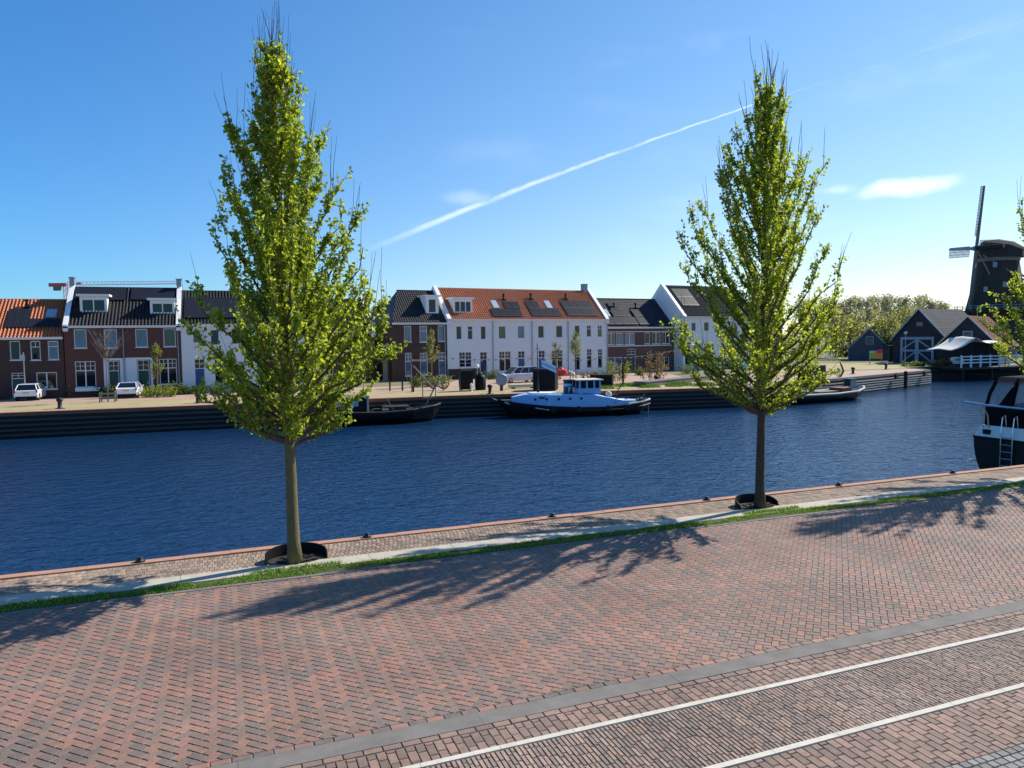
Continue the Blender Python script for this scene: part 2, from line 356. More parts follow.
# ------------------------------------------------------------------ the near side: road, kerbs, path
WZ = -1.9
X0, X1 = -9.0, 46.0
QY = 18.7
def clip_poly(pts, y0, y1):
    for lim, sgn in ((y0, 1), (y1, -1)):
        out = []
        for i, p in enumerate(pts):
            q = pts[(i+1) % len(pts)]; a = (p[1]-lim)*sgn; b = (q[1]-lim)*sgn
            if a >= 0: out.append(p)
            if (a >= 0) != (b >= 0):
                t = a/(a-b); out.append((p[0]+(q[0]-p[0])*t, lim))
        pts = out
        if not pts: return []
    return pts
def slab(mb, pts, z, h, rnd, ch=.006):
    """one paver: flat top with a small chamfer falling into the joint"""
    n = len(pts); cx = sum(p[0] for p in pts)/n; cy = sum(p[1] for p in pts)/n
    ins = []
    for p in pts:
        d = sqrt((p[0]-cx)**2+(p[1]-cy)**2) or 1; k = max(0, 1-ch*1.5/d); ins.append((cx+(p[0]-cx)*k, cy+(p[1]-cy)*k))
    z += .007*noise.noise(Vector((cx*.55, cy*.55, 3)))
    tx, ty = random.gauss(0, .006), random.gauss(0, .006)
    top = [(p[0], p[1], z+(p[0]-cx)*tx+(p[1]-cy)*ty) for p in ins]; low = [(p[0], p[1], z-h) for p in pts]
    mb.add(low+top, [tuple(range(n, 2*n))]+[(i, (i+1) % n, n+(i+1) % n, n+i) for i in range(n)], rnd)

# joint bed under all pavers, and the rest of the near land
b = MB(); b.poly([(X0, 5.0, -.012), (X1, 5.0, -.012), (X1, QY-.02, -.012), (X0, QY-.02, -.012)]); struct(b.build('paving_bed', 'joint'))
b = MB(); b.poly([(-400, -60, -.02), (400, -60, -.02), (400, QY-.05, -.02), (-400, QY-.05, -.02)]); struct(b.build('ground', 'street'))

L_, W_ = .24, .12; g = .0045
mb = MB(); c45 = cos(pi/4)
def toroad(u, v): return (c45*(u-v)+18, c45*(u+v)+12.5)
K = 270
RY0, RY1 = 9.29, 15.86
for i in range(-K, K):
    for j in range(-K, K):
        k = (i-j) % 4
        if k == 0: r = (i, j, i+2, j+1)
        elif k == 3: r = (i, j, i+1, j+2)
        else: continue
        cx, cy = toroad((r[0]+r[2])/2*W_, (r[1]+r[3])/2*W_)
        if not (X0-.2 < cx < X1 and RY0-.2 < cy < RY1+.2): continue
        a, b_, c, d = r[0]*W_+g, r[1]*W_+g, r[2]*W_-g, r[3]*W_-g
        pts = clip_poly([toroad(a, b_), toroad(c, b_), toroad(c, d), toroad(a, d)], RY0, RY1)
        if len(pts) < 3: continue
        rn = .5+.5*noise.noise(Vector((cx*.7, cy*.7, 0)))*.8
        slab(mb, pts, 0, .009, min(1, max(0, rn*.45+random.random()*.62-.03)))
struct(mb.build('road', 'paver', attr=True))
def course(mb, y0, y1, pitch, offs=0, z=0, jit=0, lo=0, hi=1, x0=X0, x1=X1):
    x = x0+offs
    while x < x1:
        l = pitch*(1+random.uniform(-jit, jit))
        slab(mb, [(x+g, y0+g), (x+l-g, y0+g), (x+l-g, y1-g), (x+g, y1-g)], z+random.gauss(0, .0012), .013, random.uniform(lo, hi)); x += l
def columns(mb, y0, y1, w=.12, l=.24):
    x = X0; k = 0
    while x < X1:
        y = y0-(0, l*.5, l*.25, l*.75)[k % 4]*(1 if k % 2 else 1); ww = w*random.uniform(.97, 1.03)
        while y < y1:
            a, b_ = max(y, y0), min(y+l, y1)
            if b_-a > .03: slab(mb, [(x+g, a+g), (x+ww-g, a+g), (x+ww-g, b_-g), (x+g, b_-g)], random.gauss(0, .0015), .013, random.random())
            y += l
        x += ww; k += 1
mb = MB(); course(mb, 9.17, 9.29, .24, .05); course(mb, 15.86, 15.98, .24); struct(mb.build('road_edging', 'paver', attr=True))
mb = MB()
x = X0
while x < X1: mb.box(x+.002, x+2.998, 8.84, 9.168, -.06, .003+random.gauss(0, .0008)); x += 3.0
struct(mb.build('gutter_band', 'concrete_grey'))
mb = MB(); course(mb, 8.72, 8.838, .24, .1)
columns(mb, 8.289, 8.716)
struct(mb.build('pavement_strip', 'paver_tan', attr=True))
mb = MB()
for y in (8.20, 6.85):
    x = X0
    while x < X1: mb.box(x+.003, x+.997, y, y+.085, -.08, .012); x += 1.0
struct(mb.build('lane_markings', 'line_white'))
mb = MB()
ys = [6.938, 7.18, 7.42, 7.66, 7.9, 8.05, 8.196]
for x in [X0+.062*i for i in range(int((X1-X0)/.062))]:
    off = random.choice((0, .06, .12, .18)) if True else 0
    y = 6.938
    first = True
    while y < 8.19:
        l = .21 if not first else .21-off*.8
        first = False
        y2 = min(y+max(l, .06), 8.196)
        if 8.196-y2 < .05: y2 = 8.196
        slab(mb, [(x+.008, y+.003), (x+.054, y+.003), (x+.054, y2-.003), (x+.008, y2-.003)], random.gauss(0, .002), .016, random.random()); y = y2
struct(mb.build('cycle_lane', 'paver_thin', attr=True))
mb = MB(); columns(mb, 5.885, 6.846)
struct(mb.build('pavement', 'paver_tan', attr=True))
mb = MB()
for r in range(7): course(mb, 5.88-.11*(r+1), 5.88-.11*r, .13, random.random()*.1, jit=.2, z=.01)
struct(mb.build('cobbled_strip', 'cobble', attr=True))
# flat edging, verge soil, pale kerb, quay path, coping
mb = MB(); x = X0
while x < X1: mb.box(x+.003, x+.997, 15.98, 16.1, -.1, .012); x += 1.0
struct(mb.build('road_kerb', 'concrete_grey'))
mb = MB(); mb.poly([(X0, 16.1, .006), (X1, 16.1, .006), (X1, 16.66, .006), (X0, 16.66, .006)]); struct(mb.build('verge', 'soil'))
mb = MB(); x = X0
while x < X1: mb.box(x+.005, x+1.995, 16.54, 17.12, -.1, .02+random.gauss(0, .002)); x += 2.0
struct(mb.build('path_kerb', 'concrete'))
mb = MB(); y = 17.125; r = 0
while y < 18.3: course(mb, y, y+.217, .105, .05*(r % 2), jit=.02); y += .217; r += 1
struct(mb.build('quay_path', 'paver_quay', attr=True))
mb = MB(); x = X0-20
while x < X1+60: mb.box(x+.004, x+.996, 18.44, QY, -.25, .03+random.gauss(0, .003)); x += 1.0
struct(mb.build('quay_coping', 'coping'))
mb = MB(); mb.box(-120, 200, QY-.35, QY-.06, -4, -.255)
tag(mb.build('quay_wall', 'wood_dark'), 'dark retaining wall below the near quay path', 'quay wall')

# grass on the verge
def blades(mb, x, y, z, h):
    a = random.random()*2*pi; wd = .006+random.random()*.006; lx, ly = random.gauss(0, .03), random.gauss(0, .03)
    mb.add([(x-cos(a)*wd, y-sin(a)*wd, z), (x+cos(a)*wd, y+sin(a)*wd, z), (x+lx*.4+cos(a)*wd*.7, y+ly*.4+sin(a)*wd*.7, z+h*.6), (x+lx, y+ly, z+h)], [(0, 1, 2), (0, 2, 3)])
mb = MB()
for _ in range(30000):
    x = X0+(X1-X0)*random.random()**1.4; e = .07*noise.noise(Vector((x*2.2, 0, 5)))+.05*noise.noise(Vector((x*6, 3, 5)))
    y = random.uniform(16.11-abs(e)*.4, 16.56+e*.8)
    if noise.noise(Vector((x*1.1, y*3, 2))) < -.32: continue
    blades(mb, x, y, .006, random.uniform(.02, .075))
tag(mb.build('verge_grass', 'grass', attr=True), 'short green grass strip between road and pale kerb', 'grass', kind='stuff')

# ------------------------------------------------------------------ water and far land
mb = MB(); mb.poly([(-2500, 15, WZ), (2500, 15, WZ), (2500, 120, WZ), (-2500, 120, WZ)]); struct(mb.build('water', 'water'))
EDGE = [(-200, 66.5), (-20, 64.3), (1, 63.6), (18.6, 62.9), (31.7, 61.2), (47, 58.8), (58.3, 63.0), (65, 64.9), (90, 73.4), (93, 79.6), (104.3, 79.4), (105, 80), (107.5, 78.2), (113, 74), (400, 56), (2500, 50)]
mb = MB(); mb.poly([(x, y, 0) for x, y in EDGE]+[(2500, 4000, 0), (-2500, 4000, 0), (-2500, 66.5, 0)]); struct(mb.build('far_ground', 'land'))
def offs(poly, d):
    out = []
    for i, (x, y) in enumerate(poly):
        a = poly[max(i-1, 0)]; c = poly[min(i+1, len(poly)-1)]; tx, ty = c[0]-a[0], c[1]-a[1]; l = sqrt(tx*tx+ty*ty); out.append((x-ty/l*d, y+tx/l*d))
    return out
def strip(name, poly, da, db, z, m):
    A, B_ = offs(poly, da), offs(poly, db); mb = MB()
    for i in range(len(poly)-1): mb.poly([(*A[i], z), (*A[i+1], z), (*B_[i+1], z), (*B_[i], z)])
    return struct(mb.build(name, m))
E1 = EDGE[:6]; E2 = EDGE[5:9]
strip('quay_pavement', E1, 0, 2.2, .008, 'street')
strip('quay_verge', E1, 2.2, 7.6, .012, 'grass_dry')
mb = MB(); A = offs(E1, 7.6)
mb.poly([(*p, .016) for p in A]+[(58, 90, .016), (27, 87, .016), (22, 79.2, .016), (-200, 79.2, .016)]); struct(mb.build('far_street', 'street'))
mb = MB(); mb.poly([(47.5, 59.3, .008), (58.3, 63.1, .008), (90, 73.6, .008), (92, 77, .008), (60, 78, .008), (48, 68, .008)]); struct(mb.build('jetty_deck', 'street'))
# far quay walls with horizontal walings
def quay(name, poly, label, m, nw, ztop, coping, proud=.26):
    t = thing(name, label, 'quay wall', (poly[0][0], poly[0][1], 0)); o = Vector((poly[0][0], poly[0][1], 0))
    def wall(da, db, z0, z1, nm, mm):
        A, B_ = offs(poly, da), offs(poly, db); mb = MB()
        for i in range(len(poly)-1):
            q = [(A[i][0]-o.x, A[i][1]-o.y), (A[i+1][0]-o.x, A[i+1][1]-o.y), (B_[i+1][0]-o.x, B_[i+1][1]-o.y), (B_[i][0]-o.x, B_[i][1]-o.y)]
            mb.prism([(x, y, z0) for x, y in q], (0, 0, z1-z0))
        mb.build(nm, mm, t)
    wall(.0, .3, -4, ztop-.26, 'sheet_face', m)
    wall(-.1, .45, ztop-.25, ztop+.02, 'coping', coping)
    for k in range(nw):
        z = ztop-.5-k*(1.9-.45)/nw
        wall(-proud, -.003, z-.13, z, 'waling', 'waling' if nw < 5 else 'wood_sunlit')
    return t
quay('quay_wall', E1, 'long black quay wall with horizontal beams below the row of houses', 'wood_dark', 4, .0, 'rust')
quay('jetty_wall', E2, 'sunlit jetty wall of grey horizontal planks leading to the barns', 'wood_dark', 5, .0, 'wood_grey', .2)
quay('quay_wall', [(90.2, 73.7), (93, 79.5), (104.3, 79.3), (104.9, 80)], 'dark plank wall below the grass in front of the black barn', 'wood_dark', 1, .05, 'wood_dark')
quay('quay_wall', [(105, 80), (107.5, 78.2), (113, 74), (300, 62.3)], 'dark bank wall under the white fence by the tent', 'wood_dark', 2, .0, 'wood_dark')
mb = MB(); mb.poly([(93.2, 79.9, .02), (104.2, 79.7, .02), (104.2, 96, .02), (96, 100, .02), (60, 80, .02), (92, 78, .02)]); struct(mb.build('bank_grass', 'grass_dry'))
# ------------------------------------------------------------------ houses across the water
class Frame:
    def __init__(s, x, y, ang):
        s.o = Vector((x, y, 0)); s.a = radians(ang); s.e = Vector((cos(s.a), sin(s.a), 0)); s.n = Vector((-sin(s.a), cos(s.a), 0))
    def world(s, x, t, z=0): return s.o+s.e*x+s.n*t+Vector((0, 0, z))
    def plane(s, px, py, p0, nrm):
        d = ray(px, py); k = (p0-CC).dot(nrm)/d.dot(nrm); q = CC+d*k-s.o
        return q.dot(s.e), q.dot(s.n), q.z
    def at(s, px, py, t=0): q = s.plane(px, py, s.o+s.n*t, s.n); return q[0], q[2]
    def sx(s, px, t=0): return s.at(px, 350, t)[0]
    def slope(s, px, py, ez, rise):           # point on a roof slope rising by `rise` per metre
        nrm = (s.n*(-rise)+Vector((0, 0, 1))); q = s.plane(px, py, s.o+Vector((0, 0, ez)), nrm); return q[0], q[1]
FA = Frame(-20, 80.0, 0)
FB = Frame(27, 89.0, 6)

def window(parent, x0, x1, z0, z1, style='plain', pane='glass', t=.09, frame='frame', sill=True):
    fw = .07; mb = MB(); w_ = x1-x0; h = z1-z0
    def bar(a, b_, c, d): mb.box(a, b_, t-.035, t+.03, c, d)
    bar(x0, x0+fw, z0, z1); bar(x1-fw, x1, z0, z1); bar(x0+fw, x1-fw, z0, z0+fw); bar(x0+fw, x1-fw, z1-fw, z1)
    if style in ('cross', 'double', 'grid'):
        zt = z0+h*(.64 if style != 'grid' else .5)
        n = 2 if style == 'double' or style == 'grid' else 1
        bar(x0+fw, x1-fw, zt-.04, zt+.04)
        for k in range(1, n): xm = x0+w_*k/n; mb.box(xm-.05, xm+.05, t-.04, t+.028, z0+fw, z1-fw)
        for k in range(n):
            a = x0+w_*k/n; xm = a+w_/n/2; mb.box(xm-.02, xm+.02, t-.028, t+.02, zt+.04, z1-fw)
            zm = (zt+z1)/2; mb.box(a+fw, a+w_/n-fw, t-.024, t+.016, zm-.018, zm+.018)
            if style == 'grid': mb.box(a+fw, a+w_/n-fw, t-.02, t+.012, (z0+zt)/2-.02, (z0+zt)/2+.02)
    elif style == 'top':
        zt = z0+h*.7; bar(x0+fw, x1-fw, zt-.03, zt+.03)
    elif style == 'topmid':
        zt = z0+h*.68; bar(x0+fw, x1-fw, zt-.03, zt+.03); xm = (x0+x1)/2; mb.box(xm-.02, xm+.02, t-.03, t+.02, zt+.03, z1-fw)
    elif style == 'pair':
        xm = (x0+x1)/2; bar(xm-.05, xm+.05, z0+fw, z1-fw)
    wnd = mb.build('window', frame, parent)
    p = MB(); p.box(x0+.03, x1-.03, t+.034, t+.06, z0+.03, z1-.03); p.build('pane', pane, wnd)
    if sill:
        q = MB(); q.box(x0-.06, x1+.06, -.06, t-.04, z0-.07, z0-.003); q.build('sill', 'zinc' if frame != 'frame' else 'frame', wnd)
    return wnd
def door(parent, x0, x1, z0, z1, colr, transom=.7, t=.12):
    fw = .07; mb = MB(); zt = z1-transom
    def bar(a, b_, c, d): mb.box(a, b_, t-.04, t+.03, c, d)
    bar(x0, x0+fw, z0, z1); bar(x1-fw, x1, z0, z1); bar(x0+fw, x1-fw, z1-fw, z1); bar(x0+fw, x1-fw, zt-.035, zt+.035)
    xm = (x0+x1)/2; mb.box(xm-.02, xm+.02, t-.03, t+.02, zt+.035, z1-fw); zm = (zt+z1)/2; mb.box(x0+fw, x1-fw, t-.028, t+.018, zm-.02, zm+.02)
    f = mb.build('door_frame', 'frame', parent)
    p = MB(); p.box(x0+.03, x1-.03, t+.034, t+.06, zt, z1-.03); p.build('pane', 'glass', f)
    d = MB(); d.box(x0+fw, x1-fw, t-.005, t+.03, z0+.02, zt-.035)
    for k in (0, 1): d.box(x0+fw+.12, x1-fw-.12, t-.02, t-.006, z0+.25+k*.9, z0+.25+k*.9+.7)
    dd = d.build('door', colr, parent)
    h = MB(); h.box(x1-fw-.12, x1-fw-.08, t-.07, t-.021, z0+1.0, z0+1.25); h.build('handle', 'chrome', dd)
    s = MB(); s.box(x0-.1, x1+.1, -.35, -.003, 0, .14); s.build('door_step', 'concrete_grey', parent)
def wall_holes(w_, ez, dep, holes, gable=None, rz=0, off=0):
    """front wall with real recesses, side walls with gables, back wall"""
    mb = MB(); xs = sorted({0, w_, *[h[0] for h in holes], *[h[1] for h in holes]}); zs = sorted({0, ez, *[h[2] for h in holes], *[h[3] for h in holes]})
    for i in range(len(xs)-1):
        for j in range(len(zs)-1):
            cx, cz = (xs[i]+xs[i+1])/2, (zs[j]+zs[j+1])/2
            if any(h[0] < cx < h[1] and h[2] < cz < h[3] for h in holes): continue
            mb.poly([(xs[i], 0, zs[j]), (xs[i+1], 0, zs[j]), (xs[i+1], 0, zs[j+1]), (xs[i], 0, zs[j+1])])
    r = .18
    for a, b_, c, d in holes:
        mb.poly([(a, 0, c), (a, 0, d), (a, r, d), (a, r, c)]); mb.poly([(b_, 0, c), (b_, r, c), (b_, r, d), (b_, 0, d)])
        mb.poly([(a, 0, d), (b_, 0, d), (b_, r, d), (a, r, d)]); mb.poly([(a, 0, c), (a, r, c), (b_, r, c), (b_, 0, c)])
        mb.poly([(a, r, c), (a, r, d), (b_, r, d), (b_, r, c)])
    for x in (0, w_): mb.poly([(x, 0, 0), (x, dep, 0), (x, dep, ez), (x, dep/2, rz-.06), (x, 0, ez)])
    mb.poly([(0, dep, 0), (w_, dep, 0), (w_, dep, ez), (0, dep, ez)])
    return mb
def tiled(w_, ez, rz, dep, pitch=.3, amp=.03, x0=0, x1=None, ov=.25, cw=.36):
    """front slope in pantiles: ribs along the slope and stepped courses; plain back slope"""
    x1 = w_ if x1 is None else x1
    rise = (rz-ez)/(dep/2); L = sqrt((dep/2+ov)**2*(1+rise**2)); ln = sqrt(1+rise*rise)
    nc = max(4, int(L/cw)); nx = int((x1-x0)/pitch*6); mb = MB(); vs = []
    nrm = Vector((0, -rise, 1)).normalized()
    for c in range(nc):
        for e in (0, 1):
            f = (c+e)/nc; t = -ov+(dep/2+ov)*f; z = ez+rise*t; lift = .045*(1-e)
            for i in range(nx+1):
                x = x0+(x1-x0)*i/nx; ph = (x/pitch) % 1
                hgt = amp*(1+sin(2*pi*ph)) + lift+.02
                vs.append((x, t+nrm.y*hgt, z+nrm.z*hgt))
    W = nx+1; fs = []
    for r in range(2*nc-1):
        for i in range(nx): fs.append((r*W+i, r*W+i+1, (r+1)*W+i+1, (r+1)*W+i))
    mb.add(vs, fs)
    mb.poly([(x0, -ov, ez-rise*ov-.02), (x1, -ov, ez-rise*ov-.02), (x1, dep/2, rz-.02), (x0, dep/2, rz-.02)])
    mb.poly([(x0, dep/2, rz+.05), (x1, dep/2, rz+.05), (x1, dep+ov, ez-rise*ov), (x0, dep+ov, ez-rise*ov)])
    mb.tube([(x0, dep/2, rz+.05), (x1, dep/2, rz+.05)], .11, 8)
    return mb
def onslope(a, b_, c, d, ez, rise, lift, th):
    """a thin slab lying on the roof slope between x=a..b and run t=c..d"""
    nrm = Vector((0, -rise, 1)).normalized(); mb = MB()
    q = [(a, c), (b_, c), (b_, d), (a, d)]
    pts = [Vector((x, t, ez+rise*t))+nrm*lift for x, t in q]; mb.prism(pts, nrm*th); return mb
def house(label, F, s0, s1, ez, rz, dep, wall, roof, wins=(), doors=(), cornice=True, t0=0.0, name='terraced_house', group='houses along the far quay', amp=.06):
    w_ = s1-s0; p = F.world(s0, t0)
    h = thing(name, label, 'house', p, F.a, group)
    holes = [(a-s0, b_-s0, max(c, .0), d) for a, b_, c, d, *_ in list(wins)+list(doors)]
    wall_holes(w_, ez, dep, holes, rz=rz).build('wall', wall, h)
    rise = (rz-ez)/(dep/2)
    tiled(w_, ez, rz, dep, amp=amp).build('roof', roof, h, smooth=False)
    for a, b_, c, d, *o in wins: window(h, a-s0, b_-s0, c, d, *(o or []))
    for a, b_, c, d, col, tr in doors: door(h, a-s0, b_-s0, max(c, 0), d, col, tr)
    if cornice:
        mb = MB(); mb.box(0, w_, -.3, -.003, ez-.24, ez-.02); mb.box(0, w_, -.36, -.303, ez-.1, ez-.02); mb.build('gutter', 'white', h)
    h['_'] = 0; del h['_']
    return h, s0, rise
def parapet(h, x, w_, ez, rz, dep, m='white', front=-.3, zlow=0):
    """raised verge wall along a gable, both slopes"""
    rise = (rz-ez)/(dep/2); mb = MB()
    up = .32
    pts = [(x, front, ez+rise*front-.3), (x, front, ez+rise*front+up), (x, dep/2, rz+up+.1), (x, dep-front, ez+rise*front+up), (x, dep-front, ez+rise*front-.3), (x, dep/2, rz-.4)]
    mb.prism(pts, (w_, 0, 0)); return mb.build('gable_verge', m, h)
def chimney(h, x, y, z0, z1, sx=.5, sy=.9, m='zinc'):
    mb = MB(); mb.box(x-sx/2, x+sx/2, y-sy/2, y+sy/2, z0, z1); mb.box(x-sx/2-.05, x+sx/2+.05, y-sy/2-.05, y+sy/2+.05, z1+.002, z1+.1)
    c = mb.build('chimney', m, h)
    return c
def flue(h, x, t, ez, rise):
    z = ez+rise*t; mb = MB(); mb.tube([(x, t, z-.1), (x, t, z+.75)], .11, 8); mb.lathe([(.2, .75), (.2, .85), (.1, .95)], 8, (x, t, z)); mb.box(x-.3, x+.3, t-.25, t+.25, z+.05, z+.2)
    mb.build('roof_vent', 'black', h)
def dormer(h, x0, x1, z0, z1, ez, rise, pane_style='pair', roofov=.25, n=2, fr=.18):
    """box dormer with white cheeks, window and flat overhanging top"""
    t0 = (z0-ez)/rise-.05; t1 = (z1-ez)/rise+.3; mb = MB()
    mb.box(x0, x1, t0+.12, t1, z0-.3, z1)
    f = fr
    mb.box(x0, x0+f, t0, t0+.118, z0, z1); mb.box(x1-f, x1, t0, t0+.118, z0, z1); mb.box(x0+f, x1-f, t0, t0+.118, z0, z0+.14); mb.box(x0+f, x1-f, t0, t0+.118, z1-.3, z1)
    d = mb.build('dormer', 'white', h)
    r = MB(); r.box(x0-roofov, x1+roofov, t0-.25, t1+.4, z1+.003, z1+.2); r.build('dormer_roof', 'white', d)
    a, b_, c, e = x0+f, x1-f, z0+.14, z1-.3
    wn_ = MB()
    for k in range(n+1): xx = a+(b_-a)*k/n; wn_.box(xx-.05, xx+.05, t0+.02, t0+.1, c, e)
    wn_.box(a+.05, b_-.05, t0+.03, t0+.09, c, c+.06); wn_.box(a+.05, b_-.05, t0+.03, t0+.09, e-.06, e); wn_.build('window', 'frame', d)
    p = MB(); p.box(a, b_, t0+.095, t0+.117, c, e); p.build('pane', 'glass', d)
def panels(h, s0, F, quads, ez, rise):
    for (pa, pb, nx, ny) in quads:       # lower-left and upper-right corner as (s, t)
        (a, c), (b_, d) = pa, pb
        for i in range(nx):
            for j in range(ny):
                xa = a+(b_-a)*i/nx+.012-s0; xb = a+(b_-a)*(i+1)/nx-.012-s0; ya = c+(d-c)*j/ny+.01; yb = c+(d-c)*(j+1)/ny-.01
                o = onslope(xa, xb, ya, yb, ez, rise, .2, .05).build('solar_panel', 'solar', h)
                e = onslope(xa+.03, xb-.03, ya+.02, ya+.05, ez, rise, .251, .004).build('panel_rail', 'solar_edge', o)
def skylight(h, s0, a, b_, c, d, ez, rise):
    o = onslope(a-s0, b_-s0, c, d, ez, rise, .1, .08).build('skylight', 'zinc', h)
    onslope(a-s0+.08, b_-s0-.08, c+.07, d-.07, ez, rise, .183, .01).build('pane', 'clear', o)
def downpipe(h, x, z1, m='zinc'):
    mb = MB(); mb.tube([(x, -.1, .1), (x, -.1, z1)], .055, 7); mb.build('downpipe', m, h)
def bayw(F, pxs, style='plain', pane='glass'):
    x0, y0, x1, y1 = pxs; a, zt = F.at(x0, y0); b_, zb = F.at(x1, y1); return (a, b_, zb, zt, style, pane)

# --- block A: orange roof on dark brick, two dark brick houses with dormers, white house
EZ = 5.72
sA1 = FA.sx(63.5)
wins = [bayw(FA, (9.3, 341, 20.8, 360), 'plain'), bayw(FA, (30, 341, 41, 360), 'topmid'), bayw(FA, (47.5, 341, 59, 359.5), 'top', 'curtain_sky'),
        bayw(FA, (36, 372.5, 57.5, 389), 'pair', 'warm_glass')]
a, zt = FA.at(11, 373); b_, _ = FA.at(25, 373)
h, s0, rise = house('dark brick house with an orange tiled roof, leftmost across the water', FA, -6.5, sA1, EZ, 9.3, 9, 'brick_dark', 'tile_orange', wins, [(a, b_, 0, zt, 'door_green', .02+.5)], amp=.075)
q1 = FA.slope(7, 329, EZ, rise); q2 = FA.slope(36, 311, EZ, rise)
panels(h, s0, FA, [((q1[0]-.2, q1[1]), (q2[0]-.3, q2[1]), 3, 2), ((q2[0]-.3, q1[1]), (sA1-.4, (q1[1]*1.2+q2[1])/2.2), 3, 1)], EZ, rise)
sk = FA.slope(45, 319, EZ, rise); skylight(h, s0, sk[0], sk[0]+.95, sk[1], sk[1]+1.1, EZ, rise)
fl = FA.slope(27, 309, EZ, rise); flue(h, fl[0]-s0, fl[1], EZ, rise)
# an orange-roofed neighbour continues the row outside the picture on the left

EZ, RZ = 6.75, 10.55
sB0, sB1, sB2 = FA.sx(64.5), FA.sx(125), FA.sx(181.5)
wl = [bayw(FA, (73.5, 329.5, 87, 348), 'plain', 'curtain_sky'), bayw(FA, (103.5, 329.5, 117.5, 348), 'plain', 'curtain_sky'), bayw(FA, (74.7, 361.5, 96.5, 387), 'double')]
a, zt = FA.at(108, 361); b_, _ = FA.at(118.5, 361)
h, s0, rise = house('dark brick house with a grey dormer and a white panelled bay window', FA, sB0, sB1, EZ, RZ, 9, 'brick_red', 'tile_black', wl, [(a, b_, 0, zt, 'door_green', .95)])
hB1 = h
za, zb = FA.at(85, 313, 2)[1], FA.at(85, 296.5, 2)[1]
dormer(h, FA.sx(83, 2)-s0, FA.sx(110, 2)-s0, za, zb, EZ, rise)
parapet(h, -.02, .42, EZ, RZ, 9); chimney(h, .22, 4.5, RZ+.3, RZ+.95, .42, 1.0)
a, _ = FA.at(103.3, 360); mb = MB(); mb.box(a-s0, FA.sx(108)-s0-.06, -.05, -.004, .14, FA.at(103, 358.5)[1]); mb.box(FA.sx(118.5)-s0+.06, sB1-s0-.01, -.05, -.004, .14, FA.at(103, 358.5)[1]); mb.box(FA.sx(108)-s0-.06, FA.sx(118.5)-s0+.06, -.05, -.004, FA.at(103, 361)[1]+.03, FA.at(103, 358.5)[1])
mb.build('door_surround', 'white_wall', h)
a, b_ = FA.sx(74)-s0, FA.sx(99)-s0; z1 = FA.at(80, 387)[1]-.08; mb = MB(); mb.box(a, b_, -.45, -.004, .55, z1)
for k in range(7): mb.box(a+.12+k*(b_-a-.2)/7, a+.12+k*(b_-a-.2)/7+.2, -.47, -.452, .65, z1-.1)
mb.build('bay_panel', 'white', h)
o = onslope(0.5, sB1-s0-.05, 2.85, 4.3, EZ, rise, .2, .04).build('solar_panel', 'solar', h)
downpipe(h, sB1-s0-.12, EZ-.3)
wr = [bayw(FA, (135, 329, 148, 347), 'plain', 'curtain_sky'), bayw(FA, (163, 328.5, 176, 346.5), 'plain', 'warm_glass'), bayw(FA, (159, 359, 177.5, 384), 'double')]
a, zt = FA.at(137, 360); b_, _ = FA.at(149, 360)
h, s0, rise = house('dark brick house with a white dormer beside the white house, behind the lime shrubs', FA, sB1, sB2, EZ, RZ, 9, 'brick_red', 'tile_black', wr, [(a, b_, 0, zt, 'door_green', 1.0)])
za, zb = FA.at(160, 314.5, 2)[1], FA.at(160, 300.5, 2)[1]
dormer(h, FA.sx(152.5, 2)-s0, FA.sx(177, 2)-s0, za, zb, EZ, rise)
mb = MB(); zt2 = FA.at(140, 357.5)[1]; mb.box(.012, FA.sx(137)-s0-.06, -.05, -.004, .14, zt2); mb.box(FA.sx(149)-s0+.06, FA.sx(152)-s0, -.05, -.004, .14, zt2); mb.box(FA.sx(137)-s0-.06, FA.sx(149)-s0+.06, -.05, -.004, zt+.03, zt2)
mb.build('door_surround', 'white_wall', h)
parapet(h, sB2-s0-.4, .42, EZ, RZ, 9); chimney(h, sB2-s0-.2, 4.5, RZ+.3, RZ+.95, .45, 1.0)
onslope(.4, sB2-s0-.6, 2.9, 4.3, EZ, rise, .2, .04).build('solar_panel', 'solar', h)
downpipe(h, sB2-s0-.3, EZ-.3)
sC1 = FA.sx(252); EZc = 6.85
wc = [bayw(FA, (192.5, 329.5, 200.5, 343), 'plain', 'warm_glass'), bayw(FA, (210, 329.5, 219.5, 345), 'plain'), bayw(FA, (231, 329, 240, 344), 'plain'), bayw(FA, (214, 359, 233, 384), 'double')]
a, zt = FA.at(194, 359); b_, _ = FA.at(204.5, 359)
h, s0, rise = house('white house with a black roof and a blue door, beside the left tree', FA, sB2, sC1, EZc, 10.3, 9, 'white_wall', 'tile_black', wc, [(a, b_, .2, zt, 'door_blue', .95)])
onslope(.35, sC1-s0-.3, .6, 3.4, EZc, rise, .2, .05).build('solar_panel', 'solar', h)
wc = [bayw(FA, (262, 329, 271, 344), 'plain'), bayw(FA, (284, 329, 293, 344), 'plain'), bayw(FA, (306, 328, 315, 343), 'plain'), bayw(FA, (290, 358, 309, 383), 'double')]
a, zt = FA.at(264, 358); b_, _ = FA.at(274, 358); sC2 = FA.sx(326)
h, s0, rise = house('white end house half hidden behind the left tree crown', FA, sC1, sC2, EZc, 10.3, 9, 'white_wall', 'tile_black', wc, [(a, b_, .2, zt, 'door_blue', .95)])
parapet(h, sC2-s0-.4, .42, EZc, 10.3, 9)

